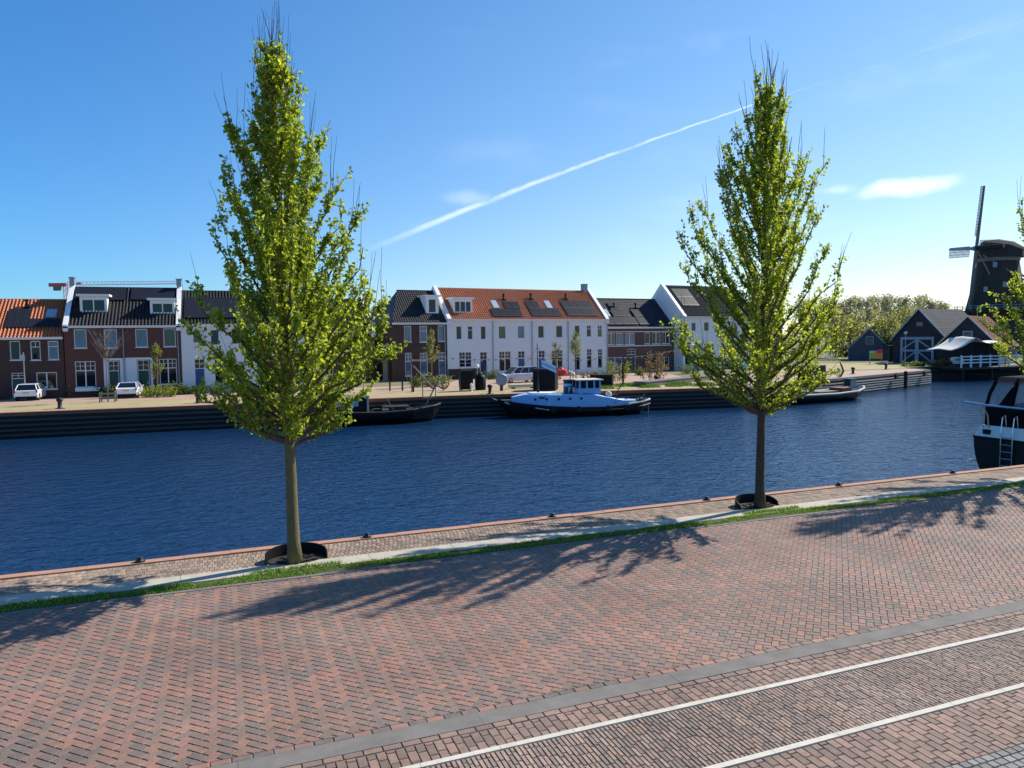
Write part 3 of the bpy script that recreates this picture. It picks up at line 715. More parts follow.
# --- block B: dark brick corner house, white row with orange roof, brown brick house, white gable house
EZ, RZ, DEP = 7.1, 11.2, 9
sD0, sD1 = FB.sx(394), FB.sx(447.2)
w_ = sD1-sD0
wd = [bayw(FB, (404, 326, 411.5, 342), 'plain', 'curtain_sky'), bayw(FB, (419.5, 326, 427.5, 342), 'top', 'curtain_sky'), bayw(FB, (437.8, 325.5, 445.2, 341.3), 'plain', 'curtain_sky')]
for q in ((405, 353, 412, 376), (420, 353, 428, 375), (438.5, 352.5, 446, 375)): wd.append(bayw(FB, q, 'cross', 'curtain_sky'))
h = thing('terraced_house', 'dark brick corner house with a hipped black roof and one white dormer', 'house', FB.world(sD0, 0), FB.a, 'houses along the far quay')
wall_holes(w_, EZ, DEP, [(a-sD0, b_-sD0, c, d) for a, b_, c, d, *_ in wd], rz=EZ+.1).build('wall', 'brick_dark', h)
for a, b_, c, d, *o in wd: window(h, a-sD0, b_-sD0, c, d, *o)
rise = (RZ-EZ)/(DEP/2); hipx = 2.3
tm = tiled(w_, EZ, RZ, DEP, x0=0, x1=w_)
# trim the pantiles along the hip
nv = []
for x, t, z in tm.v:
    lim = hipx*max(0, min(1, (t+.25)/(DEP/2+.25))) if t <= DEP/2+.01 else hipx*max(0, min(1, (DEP+.25-t)/(DEP/2+.25)))
    nv.append((max(x, lim-.25), t, z))
tm.v = nv
tm.poly([(-.25, -.25, EZ-.1), (hipx-.2, DEP/2, RZ+.05), (-.25, DEP+.25, EZ-.1)])
tm.build('roof', 'tile_black', h)
mb = MB(); mb.box(-.2, w_, -.3, -.003, EZ-.24, EZ-.02); mb.box(-.2, w_, -.36, -.303, EZ-.1, EZ-.02); mb.build('gutter', 'white', h)
za, zb = FB.at(430, 314, 2)[1], FB.at(430, 297, 2)[1]
dormer(h, FB.sx(424.5, 2)-sD0, FB.sx(437, 2)-sD0, za, zb, EZ, rise, n=1, fr=.35)
downpipe(h, w_-.3, EZ-.3)

EZ, RZ = 7.55, 11.6
SE = [FB.sx(p) for p in (447.4, 494, 533, 569, 608)]
rise = (RZ-EZ)/4.5
def sl(px, py): return FB.slope(px, py, EZ, rise)
WE = [[bayw(FB, q, st, pn) for q, st, pn in L] for L in (
    [((456, 326, 462, 339.5), 'plain', 'glass'), ((467.5, 326, 473, 339.5), 'top', 'glass'), ((480.5, 326, 486.2, 339.5), 'plain', 'glass'), ((459, 352, 471.8, 367), 'grid', 'glass')],
    [((498.5, 326, 506, 338.8), 'plain', 'warm_glass'), ((517.5, 325.7, 524.8, 338.3), 'plain', 'curtain_sky'), ((499, 351.3, 511.2, 371), 'double', 'warm_glass')],
    [((538, 325.6, 544.3, 338), 'plain', 'glass'), ((556, 325.5, 562.8, 337.5), 'plain', 'glass'), ((551.8, 350, 563, 370), 'double', 'warm_glass')],
    [((574.5, 325.2, 580, 336.7), 'plain', 'glass'), ((586.6, 325.2, 591.4, 336.8), 'topmid', 'glass'), ((597.5, 325.2, 602.3, 337), 'topmid', 'warm_glass'), ((586.8, 348.8, 592, 368), 'cross', 'glass'), ((597.8, 348.8, 602.6, 368), 'cross', 'glass'), ((574.5, 349.5, 580.5, 370), 'cross', 'glass')])]
DE = [[(480, 352, 487.2)], [(518, 351, 525)], [(538.5, 350.5, 545.2)], []]
LB = ['white house with an orange roof and wide white dormer, beside the dark corner house', 'white orange-roofed house with solar panels and a skylight, behind the silver van',
      'white orange-roofed house with panels on both sides of its skylight and a blue door', 'white end house with an orange roof, one big block of solar panels and a chimney']
for k in range(4):
    ds = []
    for (x0, y0, x1) in DE[k]:
        a, zt = FB.at(x0, y0); b_, _ = FB.at(x1, y0); ds.append((a, b_, .1, zt, 'door_blue' if k else 'navy', .95))
    h, s0, _ = house(LB[k], FB, SE[k], SE[k+1], EZ, RZ, 9, 'white_wall', 'tile_orange', WE[k], ds, amp=.05)
    if k == 0:
        za, zb = FB.at(460, 313.5, 2)[1], FB.at(460, 299.5, 2)[1]
        dormer(h, FB.sx(450.5, 2)-s0, FB.sx(469, 2)-s0, za, zb, EZ, rise, n=3)
        parapet(h, -.02, .5, EZ, RZ, 9)
        mb = MB(); mb.box(.05, FB.sx(480)-s0-.1, -.06, -.004, .02, FB.at(460, 368)[1]-.1); mb.build('brick_plinth', 'brick_dark', h)
    pq = {0: [], 1: [((490.5, 317.5), (523, 310)), ((505, 309.5), (520.5, 303))], 2: [((530, 317), (562, 309.7)), ((524.5, 309.5), (540.5, 302.5))], 3: [((567.5, 316.8), (598.5, 309.5)), ((562.5, 309.3), (593, 302.5))]}[k]
    # rows of panels, measured along the slope
    for (p0, p1), nn in zip(pq, (4, 2) if k < 3 else (4, 4)):
        a, c = sl(*p0); b_, _ = sl(p1[0], p0[1]+.0); _, d = sl(*p1)
        panels(h, s0, FB, [((max(a, SE[k]+.05), c), (min(b_, SE[k+1]-.55 if k == 3 else SE[k+1]+.0), d), nn, 1)], EZ, rise)
    if k == 1: a, c = sl(492.5, 308.8); skylight(h, s0, a+.15, a+1.0, c, c+1.15, EZ, rise)
    if k == 2: a, c = sl(546.5, 308.8); skylight(h, s0, a+.1, a+.95, c, c+1.15, EZ, rise)
    if k: f = sl((503.5, 530.5, 565.5)[k-1], (300.5, 300, 300)[k-1]); flue(h, f[0]-s0 if f[0] > s0+.3 else .4, f[1], EZ, rise)
    if k == 3:
        parapet(h, SE[4]-s0-.45, .47, EZ, RZ, 9); chimney(h, SE[4]-s0-.9, 4.6, RZ-.1, RZ+1.0, .7, .7)
    downpipe(h, SE[k+1]-s0-.15, EZ-.3)
# door lamp between the houses, brown brick house
EZ, RZ = 6.45, 10.6
sF0, sF1 = SE[4]+.02, FB.sx(680)
wf = []
for q, st, pn in (((609.5, 333, 616.3, 344.5), 'pair', 'warm_glass'), ((617.6, 333, 625.2, 344.5), 'plain', 'curtain_sky'), ((626.6, 333, 636.3, 344.5), 'pair', 'curtain_sky'), ((646.3, 332.5, 651.8, 343.8), 'plain', 'glass'), ((653.8, 332.5, 662.2, 343.8), 'pair', 'glass'), ((663.6, 332.3, 671.5, 343.5), 'pair', 'glass'),
                  ((609.5, 357.5, 624, 371), 'pair', 'curtain_sky'), ((652, 357, 658.5, 370), 'plain', 'glass'), ((662, 357, 671, 369), 'pair', 'glass')):
    wf.append(bayw(FB, q, st, pn))
a, zt = FB.at(628.5, 349); b_, _ = FB.at(637.5, 349)
h, s0, rise = house('low brown brick house with a grey roof and a long strip of upper windows', FB, sF0, sF1, EZ, RZ, 9, 'brick_brown', 'tile_grey', wf, [(a, b_, .1, zt, 'door_green', .8)], amp=.012, t0=.4)
def sl2(px, py): return FB.slope(px, py, EZ, rise)
for (p0, p1, nn) in (((609, 325.5), (640, 318, 0), 4), ((615, 317.5), (632, 311, 0), 2), ((612, 310.5), (624, 303, 0), 2), ((641, 325.5), (656, 318, 0), 2), ((636, 317.5), (650, 310.5, 0), 2)):
    a, c = sl2(*p0); b_, _ = sl2(p1[0], p0[1]); _, d = sl2(p1[0], p1[1]); panels(h, s0, FB, [((max(a, s0+.1), c), (b_, d), nn, 1)], EZ, rise)
a, c = sl2(606.8, 317); skylight(h, s0, max(a, s0+.3), max(a, s0+.3)+.9, c, c+1.1, EZ, rise)
for px in (615.5, 637): f = sl2(px, 309); flue(h, f[0]-s0, f[1], EZ, rise)
mb = MB()
za = FB.at(640, 345.3)[1]; mb.box(.02, sF1-s0-1.3, -.05, -.004, za-.12, za); zb = FB.at(640, 332)[1]; mb.box(.02, sF1-s0-1.3, -.05, -.004, zb, zb+.1); mb.build('window_band', 'frame', h)
# white gable house, standing forward
FG = Frame(*FB.world(0, -1.6).xy, 6)
EZ, RZ = 7.9, 12.6
sG0 = FG.sx(683)
wg = [bayw(FG, (684, 322.5, 688.3, 331), 'plain'), bayw(FG, (691.5, 322.5, 696, 331), 'plain'), bayw(FG, (704, 322, 709, 331), 'plain'), bayw(FG, (685, 345, 691, 366), 'cross'), bayw(FG, (704, 344, 714, 362), 'double')]
a, zt = FG.at(694, 345); b_, _ = FG.at(700.5, 345)
h, s0, rise = house('tall white gable house with a grey roof beside the right tree', FG, sG0, sG0+6.6, EZ, RZ, 10, 'white_wall', 'tile_grey', wg, [(a, b_, .1, zt, 'door_blue', .9)])
parapet(h, -.03, .5, EZ, RZ, 10)
panels(h, s0, FG, [((s0+1.2, 1.6), (s0+4.4, 4.4), 3, 2)], EZ, rise)
wg2 = [(s0+7.4, s0+8.4, 4.6, 6.6), (s0+9.6, s0+10.6, 4.6, 6.6), (s0+11.6, s0+12.5, 4.6, 6.6), (s0+9.4, s0+11.4, .8, 3.0, 'double')]
h, s1_, rise = house('white house with a grey roof, hidden behind the right tree crown', FG, s0+6.6, s0+13.2, EZ, RZ, 10, 'white_wall', 'tile_grey', wg2, [(s0+7.4, s0+8.5, .1, 3.0, 'door_blue', .8)])
wg2 = [(s0+14, s0+15, 4, 5.6), (s0+16, s0+17, 4, 5.6), (s0+18, s0+19, 4, 5.6), (s0+16, s0+18.4, .8, 2.8, 'double')]
h, s1_, rise = house('brown brick end house behind the right tree', FG, s0+13.2, s0+20, 6.2, 10.2, 10, 'brick_brown', 'tile_grey', wg2, [(s0+14, s0+15, .1, 2.8, 'door_green', .6)])
# side-street house whose gable shows behind the left tree
FH = Frame(*FB.world(sD0-8.6, 4).xy, 6)
h, s0, rise = house('house set back in the side street between the left tree and the corner house', FH, 0, 7.5, 6.2, 10.2, 9, 'brick_dark', 'tile_black', [(1, 2, 3.8, 5.4), (3.6, 4.6, 3.8, 5.4), (1, 2.2, .9, 2.8)], [(3.6, 4.7, .1, 2.6, 'door_green', .5)])
parapet(h, 7.1, .42, 6.2, 10.2, 9)
mb = MB(); mb.box(-.25, .25, -.25, .25, 0, 4.4); mb.box(-.3, .3, -.3, .3, 4.402, 4.55)
p = ground(392, 385); o = mb.build('brick_pier', 'concrete_grey'); o.location = (p.x, FB.world(sD0-.7, 1).y, 0)
o.location = FB.world(sD0-.75, 1.2); tag(o, 'tall pale pier at the left corner of the dark corner house', 'pier')
# ------------------------------------------------------------------ trees
def rvec():
    while True:
        v = Vector((random.uniform(-1, 1), random.uniform(-1, 1), random.uniform(-1, 1)))
        if .05 < v.length < 1: return v.normalized()
def leaf(mb, p, s, up=.3, rnd=None):
    n = rvec(); n.z += up; n.normalize(); u = n.orthogonal().normalized(); a = random.random()*2*pi
    v = n.cross(u); d = u*cos(a)+v*sin(a); e = n.cross(d); f = n*(s*.18)
    mb.add([p, p+d*s*.55+e*s*.42+f, p+d*s*1.15, p+d*s*.55-e*s*.42+f], [(0, 1, 2), (0, 2, 3)], rnd)
def leaf_lo(mb, p, s, rnd=None):
    n = rvec(); u = n.orthogonal().normalized(); v = n.cross(u)
    mb.add([p-u*s*.5, p+v*s*.45, p+u*s*.6, p-v*s*.4], [(0, 1, 2, 3)], rnd)
def envf(tab, z):
    for (z0, r0), (z1, r1) in zip(tab, tab[1:]):
        if z0 <= z <= z1: return r0+(r1-r0)*(z-z0)/(z1-z0)
    return tab[-1][1]
def street_tree(label, loc, H, env, seed, nl=78, dens=1.0, lean=(0, 0), trunk_r=.15, leafs=.085, zb=2.7, whips=1.0, skew=0.0, bark='bark'):
    random.seed(seed)
    T = thing('street_tree', label, 'tree', loc, 0, 'young trees along the near quay')
    pts = []; rad = []
    for i in range(25):
        f = i/24; z = H*f
        pts.append(Vector((lean[0]*f+.05*noise.noise(Vector((seed, z*.5, 0))), lean[1]*f+.05*noise.noise(Vector((seed+9, z*.5, 0))), z)))
        r = trunk_r*(1.0-.28*min(z/2.8, 1)) if z < 2.8 else trunk_r*.72*(1-(z-2.8)/(H-2.8))**.9+.008
        if i == 0: r *= 1.25
        rad.append(r)
    tm = MB(); tm.tube(pts, rad, 12); tm.build('trunk', bark, T, smooth=True)
    def tp(z): f = max(0, min(23.99, z/H*24)); i = int(f); return pts[i].lerp(pts[i+1], f-i)
    br = MB(); lf = MB(); shoots = []
    def foliate(a, b_, n, s, spread):
        for _ in range(n):
            f = random.random(); p = a.lerp(b_, f)+rvec()*spread*random.random()**.7
            leaf(lf, p, s*random.uniform(.65, 1.3), .25, min(1, max(0, random.gauss(.5, .22))))
    for i in range(nl):
        f = (i+.5)/nl; z0 = zb+(H*.93-zb)*f**1.4; az = i*2.39996+random.gauss(0, .3)
        d = Vector((cos(az), sin(az), 0)); rise0 = (.42+2.3*f)*random.uniform(.75, 1.3)
        # find the reach where the limb meets the crown's envelope
        reach = .1
        for k in range(60):
            zz = z0+reach*rise0
            if zz > H or reach > envf(env, zz)*(1+skew*d.dot(Vector((.932, -.363, 0)))): break
            reach += .06
        reach *= random.choice((.5, .7, .82, .9, .95, .98))
        base = tp(z0); L = 8; path = []
        for k in range(L+1):
            q = k/L; path.append(base+d*reach*q**.9+Vector((0, 0, reach*rise0*q**1.15))+rvec()*.05*reach*q)
        r0 = max(.012, .05*(1-f)*min(1, reach/1.4)+.006)
        br.tube(path, [r0*(1-.85*k/L)+.003 for k in range(L+1)], 5, cap=False)
        ln = (path[-1]-path[0]).length
        ns = int(ln*7*dens)+2
        for j in range(ns):
            q = random.uniform(.16, 1.0); k = min(L-1, int(q*L)); p = path[k].lerp(path[k+1], q*L-k)
            ax = (path[k+1]-path[k]).normalized()
            sdv = (ax*.6+Vector((0, 0, .85))+rvec()*.65).normalized(); sl_ = random.uniform(.2, .55)*(1.15-.5*f)
            e = p+sdv*sl_; br.tube([p, p.lerp(e, .5)+rvec()*.02, e], [.007, .005, .003], 4, cap=False)
            foliate(p, e, int(random.uniform(6, 15)*dens), leafs, .085)
        foliate(path[L//3], path[-1], int(ln*13*dens), leafs, .10)
        # bare whips standing above the leaves
        if f > .12 and random.random() < .62*whips or f > .8:
            for _ in range(random.choice((1, 1, 2, 3))):
                p = path[-1].lerp(path[-2], random.random()); e = p+Vector((random.gauss(0, .1), random.gauss(0, .1), 1))*random.uniform(.45, 1.35)+d*.12
                m = p.lerp(e, .5)+rvec()*.04; br.tube([p, m, e], [.008, .006, .0035], 4, cap=False)
                foliate(p, p.lerp(e, .35), 4, leafs*.8, .04)
    # leader shoots
    for _ in range(int(60*dens)):
        z = random.uniform(zb+.8, H*.98); p = tp(z); e = p+(rvec()*.5+Vector((0, 0, .8))).normalized()*random.uniform(.25, .5)*(1.15-.8*z/H)
        br.tube([p, e], [.007, .003], 4, cap=False); foliate(p, e, int(9*dens), leafs, .08)
    for _ in range(5):
        p = tp(H*random.uniform(.93, .99)); e = p+Vector((random.gauss(0, .12), random.gauss(0, .12), random.uniform(.5, 1.2))); br.tube([p, e], [.009, .004], 4, cap=False)
    br.build('branches', 'twig', T); lf.build('crown', 'leaf', T, attr=True)
    return T
ENV1 = [(2.6, .3), (3.1, 1.2), (3.8, 2.05), (4.8, 2.35), (5.6, 2.25), (6.6, 1.9), (7.6, 1.7), (8.6, 1.35), (9.6, .95), (10.6, .45), (11.4, .1), (13, .05)]
ENV2 = [(2.6, .3), (3.1, 1.1), (3.8, 2.0), (4.8, 2.5), (6.0, 2.65), (7.6, 2.55), (8.6, 2.0), (9.8, 1.55), (10.8, 1.0), (11.6, .45), (12.5, .15), (14, .05)]
p1 = ground(295, 563); p2 = ground(760, 508)
street_tree('young tree with a dense pointed crown and sunlit mossy trunk, on the left', (p1.x, p1.y, 0), 11.6, ENV1, 3, nl=124, dens=1.28, lean=(-.16, -.1), leafs=.086, skew=.05)
street_tree('young tree with an open crown and shade-tinted trunk, on the right by the road', (p2.x, p2.y, 0), 12.3, ENV2, 8, nl=116, dens=1.22, lean=(.1, 0), leafs=.083, skew=-.06, trunk_r=.145, bark='bark_backlit')
street_tree('young tree cut by the right edge of the photo, only its left branches in view', (p2.x*2-p1.x+.25, p2.y, 0), 11.8, ENV2, 14, nl=86, dens=1.2, leafs=.09)
random.seed(5)
mb = MB()
for q in (p1, p2):
    for _ in range(600):
        x = q.x+random.uniform(-.95, .95); blades(mb, x, q.y-.5+random.uniform(-.1, .1)-.0*x, .02, random.uniform(.03, .1))
tag(mb.build('tuft_grass', 'grass', attr=True), 'longer grass tufts at the foot of the two big trees', 'grass', kind='stuff')
# black tree guards: low steel half rings standing behind each trunk
def guard(loc, label):
    T = thing('tree_guard', label, 'tree guard', loc, 0, 'tree guards'); n = 28; R, th = .66, .03
    mb = MB(); secs = []
    for k in range(n+1):
        a = radians(-12)+radians(204)*k/n; hgt = .27*max(.0, sin(pi*(k/n)))**.35+.01
        c, s_ = cos(a), sin(a)
        secs.append([(c*R, s_*R*.8, -.02), (c*(R+th), s_*(R+th)*.8, -.02), (c*(R+th), s_*(R+th)*.8, hgt), (c*R, s_*R*.8, hgt)])
    mb.loft(secs); mb.build('steel_ring', 'black', T)
    s = MB(); s.poly([(cos(2*pi*k/30)*R*.94, sin(2*pi*k/30)*R*.6+.08, .028) for k in range(30)]); s.build('soil', 'dark_soil', T)
    c = MB()
    for _ in range(40):
        a, r = random.random()*2*pi, R*.7*random.random()**.5; x, y = cos(a)*r, sin(a)*r*.7; q = random.uniform(.02, .05)
        c.box(x-q, x+q, y-q*.8, y+q*.8, .03, .03+q*.7)
    tag(c.build('wood_chips', 'wood_dark', T), kind='stuff')
guard((p1.x+.05, p1.y+.16, 0), 'black steel tree guard around the base of the left tree')
guard((p2.x+.05, p2.y+.16, 0), 'black steel tree guard around the base of the right tree')

def small_tree(label, loc, H, crown_r, z0, leafm, n, seed, bare=False, lsize=.13, group='saplings along the far street'):
    random.seed(seed); T = thing('sapling', label, 'tree', loc, 0, group)
    tm = MB(); tm.tube([(0, 0, 0), (.02, 0, H*.5), (0, .02, H)], [.06, .045, .012], 7); tm.build('trunk', 'wood_grey', T, smooth=True)
    br = MB(); lf = MB()
    for i in range(26 if not bare else 34):
        f = random.random(); z = z0+(H-z0)*f*.85; az = random.random()*2*pi; r = crown_r*(1-.75*f)*random.uniform(.6, 1.1)
        p = Vector((0, 0, z)); e = p+Vector((cos(az)*r, sin(az)*r, r*random.uniform(.6, 1.6))); m = p.lerp(e, .5)+rvec()*.06
        br.tube([p, m, e], [.025, .018, .008], 4, cap=False)
        for _ in range(3):
            q = p.lerp(e, random.uniform(.4, 1)); br.tube([q, q+(rvec()*.7+Vector((0, 0, .8)))*.35], [.014, .006], 4, cap=False)
        for _ in range(n): leaf(lf, p.lerp(e, random.uniform(.25, 1.1))+rvec()*.16, lsize*random.uniform(.7, 1.3))
    br.build('branches', 'twig' if not bare else 'wood_grey', T)
    if n: lf.build('crown', leafm, T, attr=True)
    return T
def gp(px, py): p = ground(px, py); return (p.x, p.y, .016)
small_tree('bare sapling with a spreading crown before the dark house with the bay window', gp(108, 402), 6.2, 2.0, 3.2, 'leaf_lime', 0, 21, bare=True)
small_tree('slim yellow-green sapling in the lime shrub bed by the white car', gp(158, 396), 5.2, .75, 1.6, 'leaf_lime', 26, 22)
small_tree('slim olive sapling before the dark corner house with the hipped roof', gp(432, 387), 6.3, .85, 2.4, 'leaf_far', 36, 23)
small_tree('yellow-green sapling before the white end house, above the red clothed table', gp(576, 380), 6.0, .95, 2.6, 'leaf_lime', 30, 24)
small_tree('thin half-bare sapling between the tugboat wheelhouse and the white row', gp(556, 381), 4.6, 1.1, 1.8, 'leaf_far', 9, 25)
# wooden box round the bare sapling
p = gp(108, 402); T = thing('tree_box', 'low timber frame around the foot of the bare sapling', 'tree guard', p)
mb = MB()
for x in (-.6, .55):
    for y in (-.55, .5): mb.box(x, x+.1, y, y+.1, 0, .85)
mb.build('post', 'wood_grey', T); mb = MB()
for z in (.3, .65): mb.box(-.5, .55, -.54, -.5, z, z+.1); mb.box(-.5, .55, .55, .59, z, z+.1)
mb.build('rail', 'wood_grey', T)

def shrub(label, loc, rx, ry, h, m, n, seed, ls=.16, name='shrub', group='shrubs along the house fronts', stems=8):
    random.seed(seed); T = thing(name, label, 'shrub', loc, 0, group); st = MB(); lf = MB()
    for _ in range(stems*2):
        a = random.random()*2*pi; r = random.random()**.5; x, y = cos(a)*rx*r*.8, sin(a)*ry*r*.8; e = (x*1.2+random.gauss(0, .1), y*1.2, h*random.uniform(.55, 1.05)*(1-.25*r)); st.tube([(x*.7, y*.7, 0), e], [.02, .008], 4, cap=False)
        for _ in range(n//(stems*2)):
            q = random.uniform(.1, 1.05); leaf(lf, Vector((x*.7, y*.7, 0)).lerp(Vector(e), q)+Vector((random.gauss(0, .16), random.gauss(0, .14), random.gauss(0, .09))), ls*random.uniform(.6, 1.3))
    st.build('stems', 'twig', T); lf.build('foliage', m, T, attr=True); return T
SH = [(8, 399, 1.6, .6, 1.2, 'leaf_shrub', 'dark green shrub left of the parked white estate car'),
      (46, 397.5, 1.1, .6, 1.2, 'leaf_shrub', 'mixed green shrub just right of the white estate car'), (57, 397.3, .9, .6, 1.4, 'leaf_shrub', 'taller dark shrub under the lit downstairs window of the orange-roofed dark house'), (70, 397, .7, .5, 1.3, 'leaf_lime', 'lime shrub at the corner between the two left dark houses'),
      (101, 396.5, .7, .5, 1.0, 'leaf_shrub', 'small shrub right of the white bay panel'), (116, 396.6, .8, .5, 1.3, 'leaf_lime', 'yellow-green shrub against the left green door'),
      (152, 397.3, 1.3, .7, 1.2, 'leaf_lime', 'bright lime shrub right behind the white compact car'), (166, 397, 1.3, .7, 1.1, 'leaf_lime', 'bright lime shrub at the foot of the yellow-green sapling'), (179, 395, 1.1, .5, 1.3, 'leaf_shrub', 'green shrub in front of the downpipe at the white house corner'), (190, 394.4, .8, .4, .9, 'leaf_shrub', 'low dark shrub left of the blue door'),
      (216, 394.5, .9, .5, 1.2, 'leaf_shrub', 'grey-green shrub right of the blue door'),
      (416, 387, 1.2, .6, 1.3, 'leaf_shrub', 'dark green shrub under the left window of the corner house'), (427, 387, 1.2, .6, 1.5, 'leaf_lime', 'lime shrub around the olive sapling at the corner house'), (441, 386.5, 1.2, .6, 1.4, 'leaf_lime', 'lime shrub under the right window of the corner house'),
      (492, 379.5, 1.1, .5, 1.3, 'leaf_shrub', 'green shrub between the dark blue door and the silver van'), (605, 378, 1.5, .6, .9, 'leaf_shrub', 'low dark shrub at the corner of the white end house'),
      (618, 381, 1.6, .9, 2.8, 'leaf_far', 'pale flowering shrub in front of the brown brick house, left of its door'), (653, 382, 2.2, 1.2, 3.9, 'leaf_red', 'tall russet shrub in front of the brown brick house'), (690, 374, 2.4, 1, 1.6, 'leaf_shrub', 'dark shrub before the white gable house'), (640, 375.5, 1.3, .5, 1.1, 'leaf_shrub', 'low green shrub right of the brown house door'),
      (556, 380, 1.2, .5, 1.1, 'leaf_shrub', 'green shrub behind the red clothed table'), (590, 379.5, 1.5, .6, 1.2, 'leaf_red', 'brownish shrub behind the long black container')]
for k, (px, py, rx, ry, h, m, lab) in enumerate(SH): shrub(lab, gp(px, py), rx, ry, h, m, 420 if h < 2 else 900, 40+k)
# rough grass tufts on the far verge: uncountable
random.seed(77); mb = MB()
for _ in range(9000):
    s_ = random.random(); i = random.choice((0, 1, 2, 3, 4)); i = 4 if random.random() < .6 else random.choice((1, 2, 3)); a, c = EDGE[i], EDGE[i+1]
    q = random.random(); x, y = a[0]+(c[0]-a[0])*q, a[1]+(c[1]-a[1])*q+random.uniform(2.3, 7.4)
    if x < 34 or noise.noise(Vector((x*.4, y*.4, 0))) < -.05: continue
    wd = .05; hh = random.uniform(.1, .42); mb.add([(x-wd, y, .01), (x+wd, y, .01), (x+random.gauss(0, .1), y+random.gauss(0, .1), hh)], [(0, 1, 2)])
tag(mb.build('verge_grass', 'grass', attr=True), 'rough green and yellow grass on the far quay verge', 'grass', kind='stuff')

# far wood: tall pale poplars in a row, individually
def far_tree(label, loc, H, rx, m, seed, n=900, ls=.55, trunkh=.35, group='tall pale trees behind the barns', name='poplar_tree'):
    random.seed(seed); T = thing(name, label, 'tree', loc, 0, group)
    tm = MB(); tm.tube([(0, 0, 0), (.1, 0, H*.5), (0, 0, H*.92)], [.22, .15, .03], 6)
    for _ in range(16):
        z = random.uniform(trunkh*H, H*.8); a = random.random()*2*pi; r = rx*random.uniform(.5, 1); tm.tube([(0, 0, z), (cos(a)*r*.6, sin(a)*r*.6, z+r*.8), (cos(a)*r, sin(a)*r, z+r*1.6)], [.09, .06, .02], 4, cap=False)
    tm.build('trunk', 'wood_grey', T); lf = MB()
    cl = [(random.random()*2*pi, random.random()**.6, random.random()) for _ in range(26)]
    for _ in range(n):
        a, r, f = random.choice(cl); z = H*(trunkh+(1-trunkh)*f); ww = rx*(1-.65*abs(f-.45)**1.5*1.6)
        p = Vector((cos(a)*r*ww, sin(a)*r*ww, z))+Vector((random.gauss(0, .5), random.gauss(0, .5), random.gauss(0, .7)))*rx/2.4
        leaf_lo(lf, p, ls*random.uniform(.5, 1.2))
    lf.build('crown', m, T, attr=True); return T
protos = []
pl = [(826, 301), (834, 303), (842, 303), (850, 300), (858, 299), (866, 301), (874, 299), (882, 299), (890, 298), (898, 300), (906, 300), (914, 301), (921, 299), (929, 302), (936, 305), (944, 306), (818, 305), (810, 303), (800, 304)]
for k, (px, py) in enumerate(pl):
    r_ = 205+8*((k*7) % 5); d = ray(px, 333); d = Vector((d.x, d.y, 0)).normalized()/max(.2, Vector((d.x, d.y, 0)).normalized().dot(Vector((sin(yaw), cos(yaw), 0))))
    loc = d*r_; top = CAM_H+(334-py)/FPX*r_
    lab = 'tall pale poplar in the far row behind the barns'
    if k < 3:
        t = far_tree(lab, (loc.x, loc.y, 0), top, 2.3, 'leaf_pop', 90+k, n=1300); protos.append((t, top))
    else:
        a, h0 = protos[k % 3]; t = copy_thing(a, (loc.x, loc.y, 0), k*1.3, lab, (1, 1, top/h0))
for px, py, r_, rx, top, m, lab in ((850, 352, 150, 4.2, 322, 'leaf_far', 'round yellow-green tree left of the far dark cottage'), (884, 352, 150, 3.6, 321, 'leaf_far', 'round green tree between the far cottage and the black barn'), (836, 352, 160, 3.8, 318, 'leaf_far', 'grey-green tree beside the right tree crown, behind the jetty'), (891, 356, 140, 2.4, 338, 'leaf_shrub', 'dark bushy tree by the left corner of the black barn'), (905, 345, 180, 4.5, 314, 'leaf_far', 'pale green tree rising behind the roof of the black barn'),
                                (1012, 350, 175, 5, 300, 'leaf_shrub', 'dark green tree beside the windmill'), (1035, 350, 160, 5, 305, 'leaf_shrub', 'dark green tree beyond the right edge near the mill')):
    d = ray(px, 333); d = Vector((d.x, d.y, 0)).normalized(); d = d/d.dot(Vector((sin(yaw), cos(yaw), 0))); loc = d*r_
    far_tree(lab, (loc.x, loc.y, 0), CAM_H+(334-top)/FPX*r_, rx, m, int(px), n=1500, ls=.5, trunkh=.22, group='round trees beyond the jetty', name='broadleaf_tree')
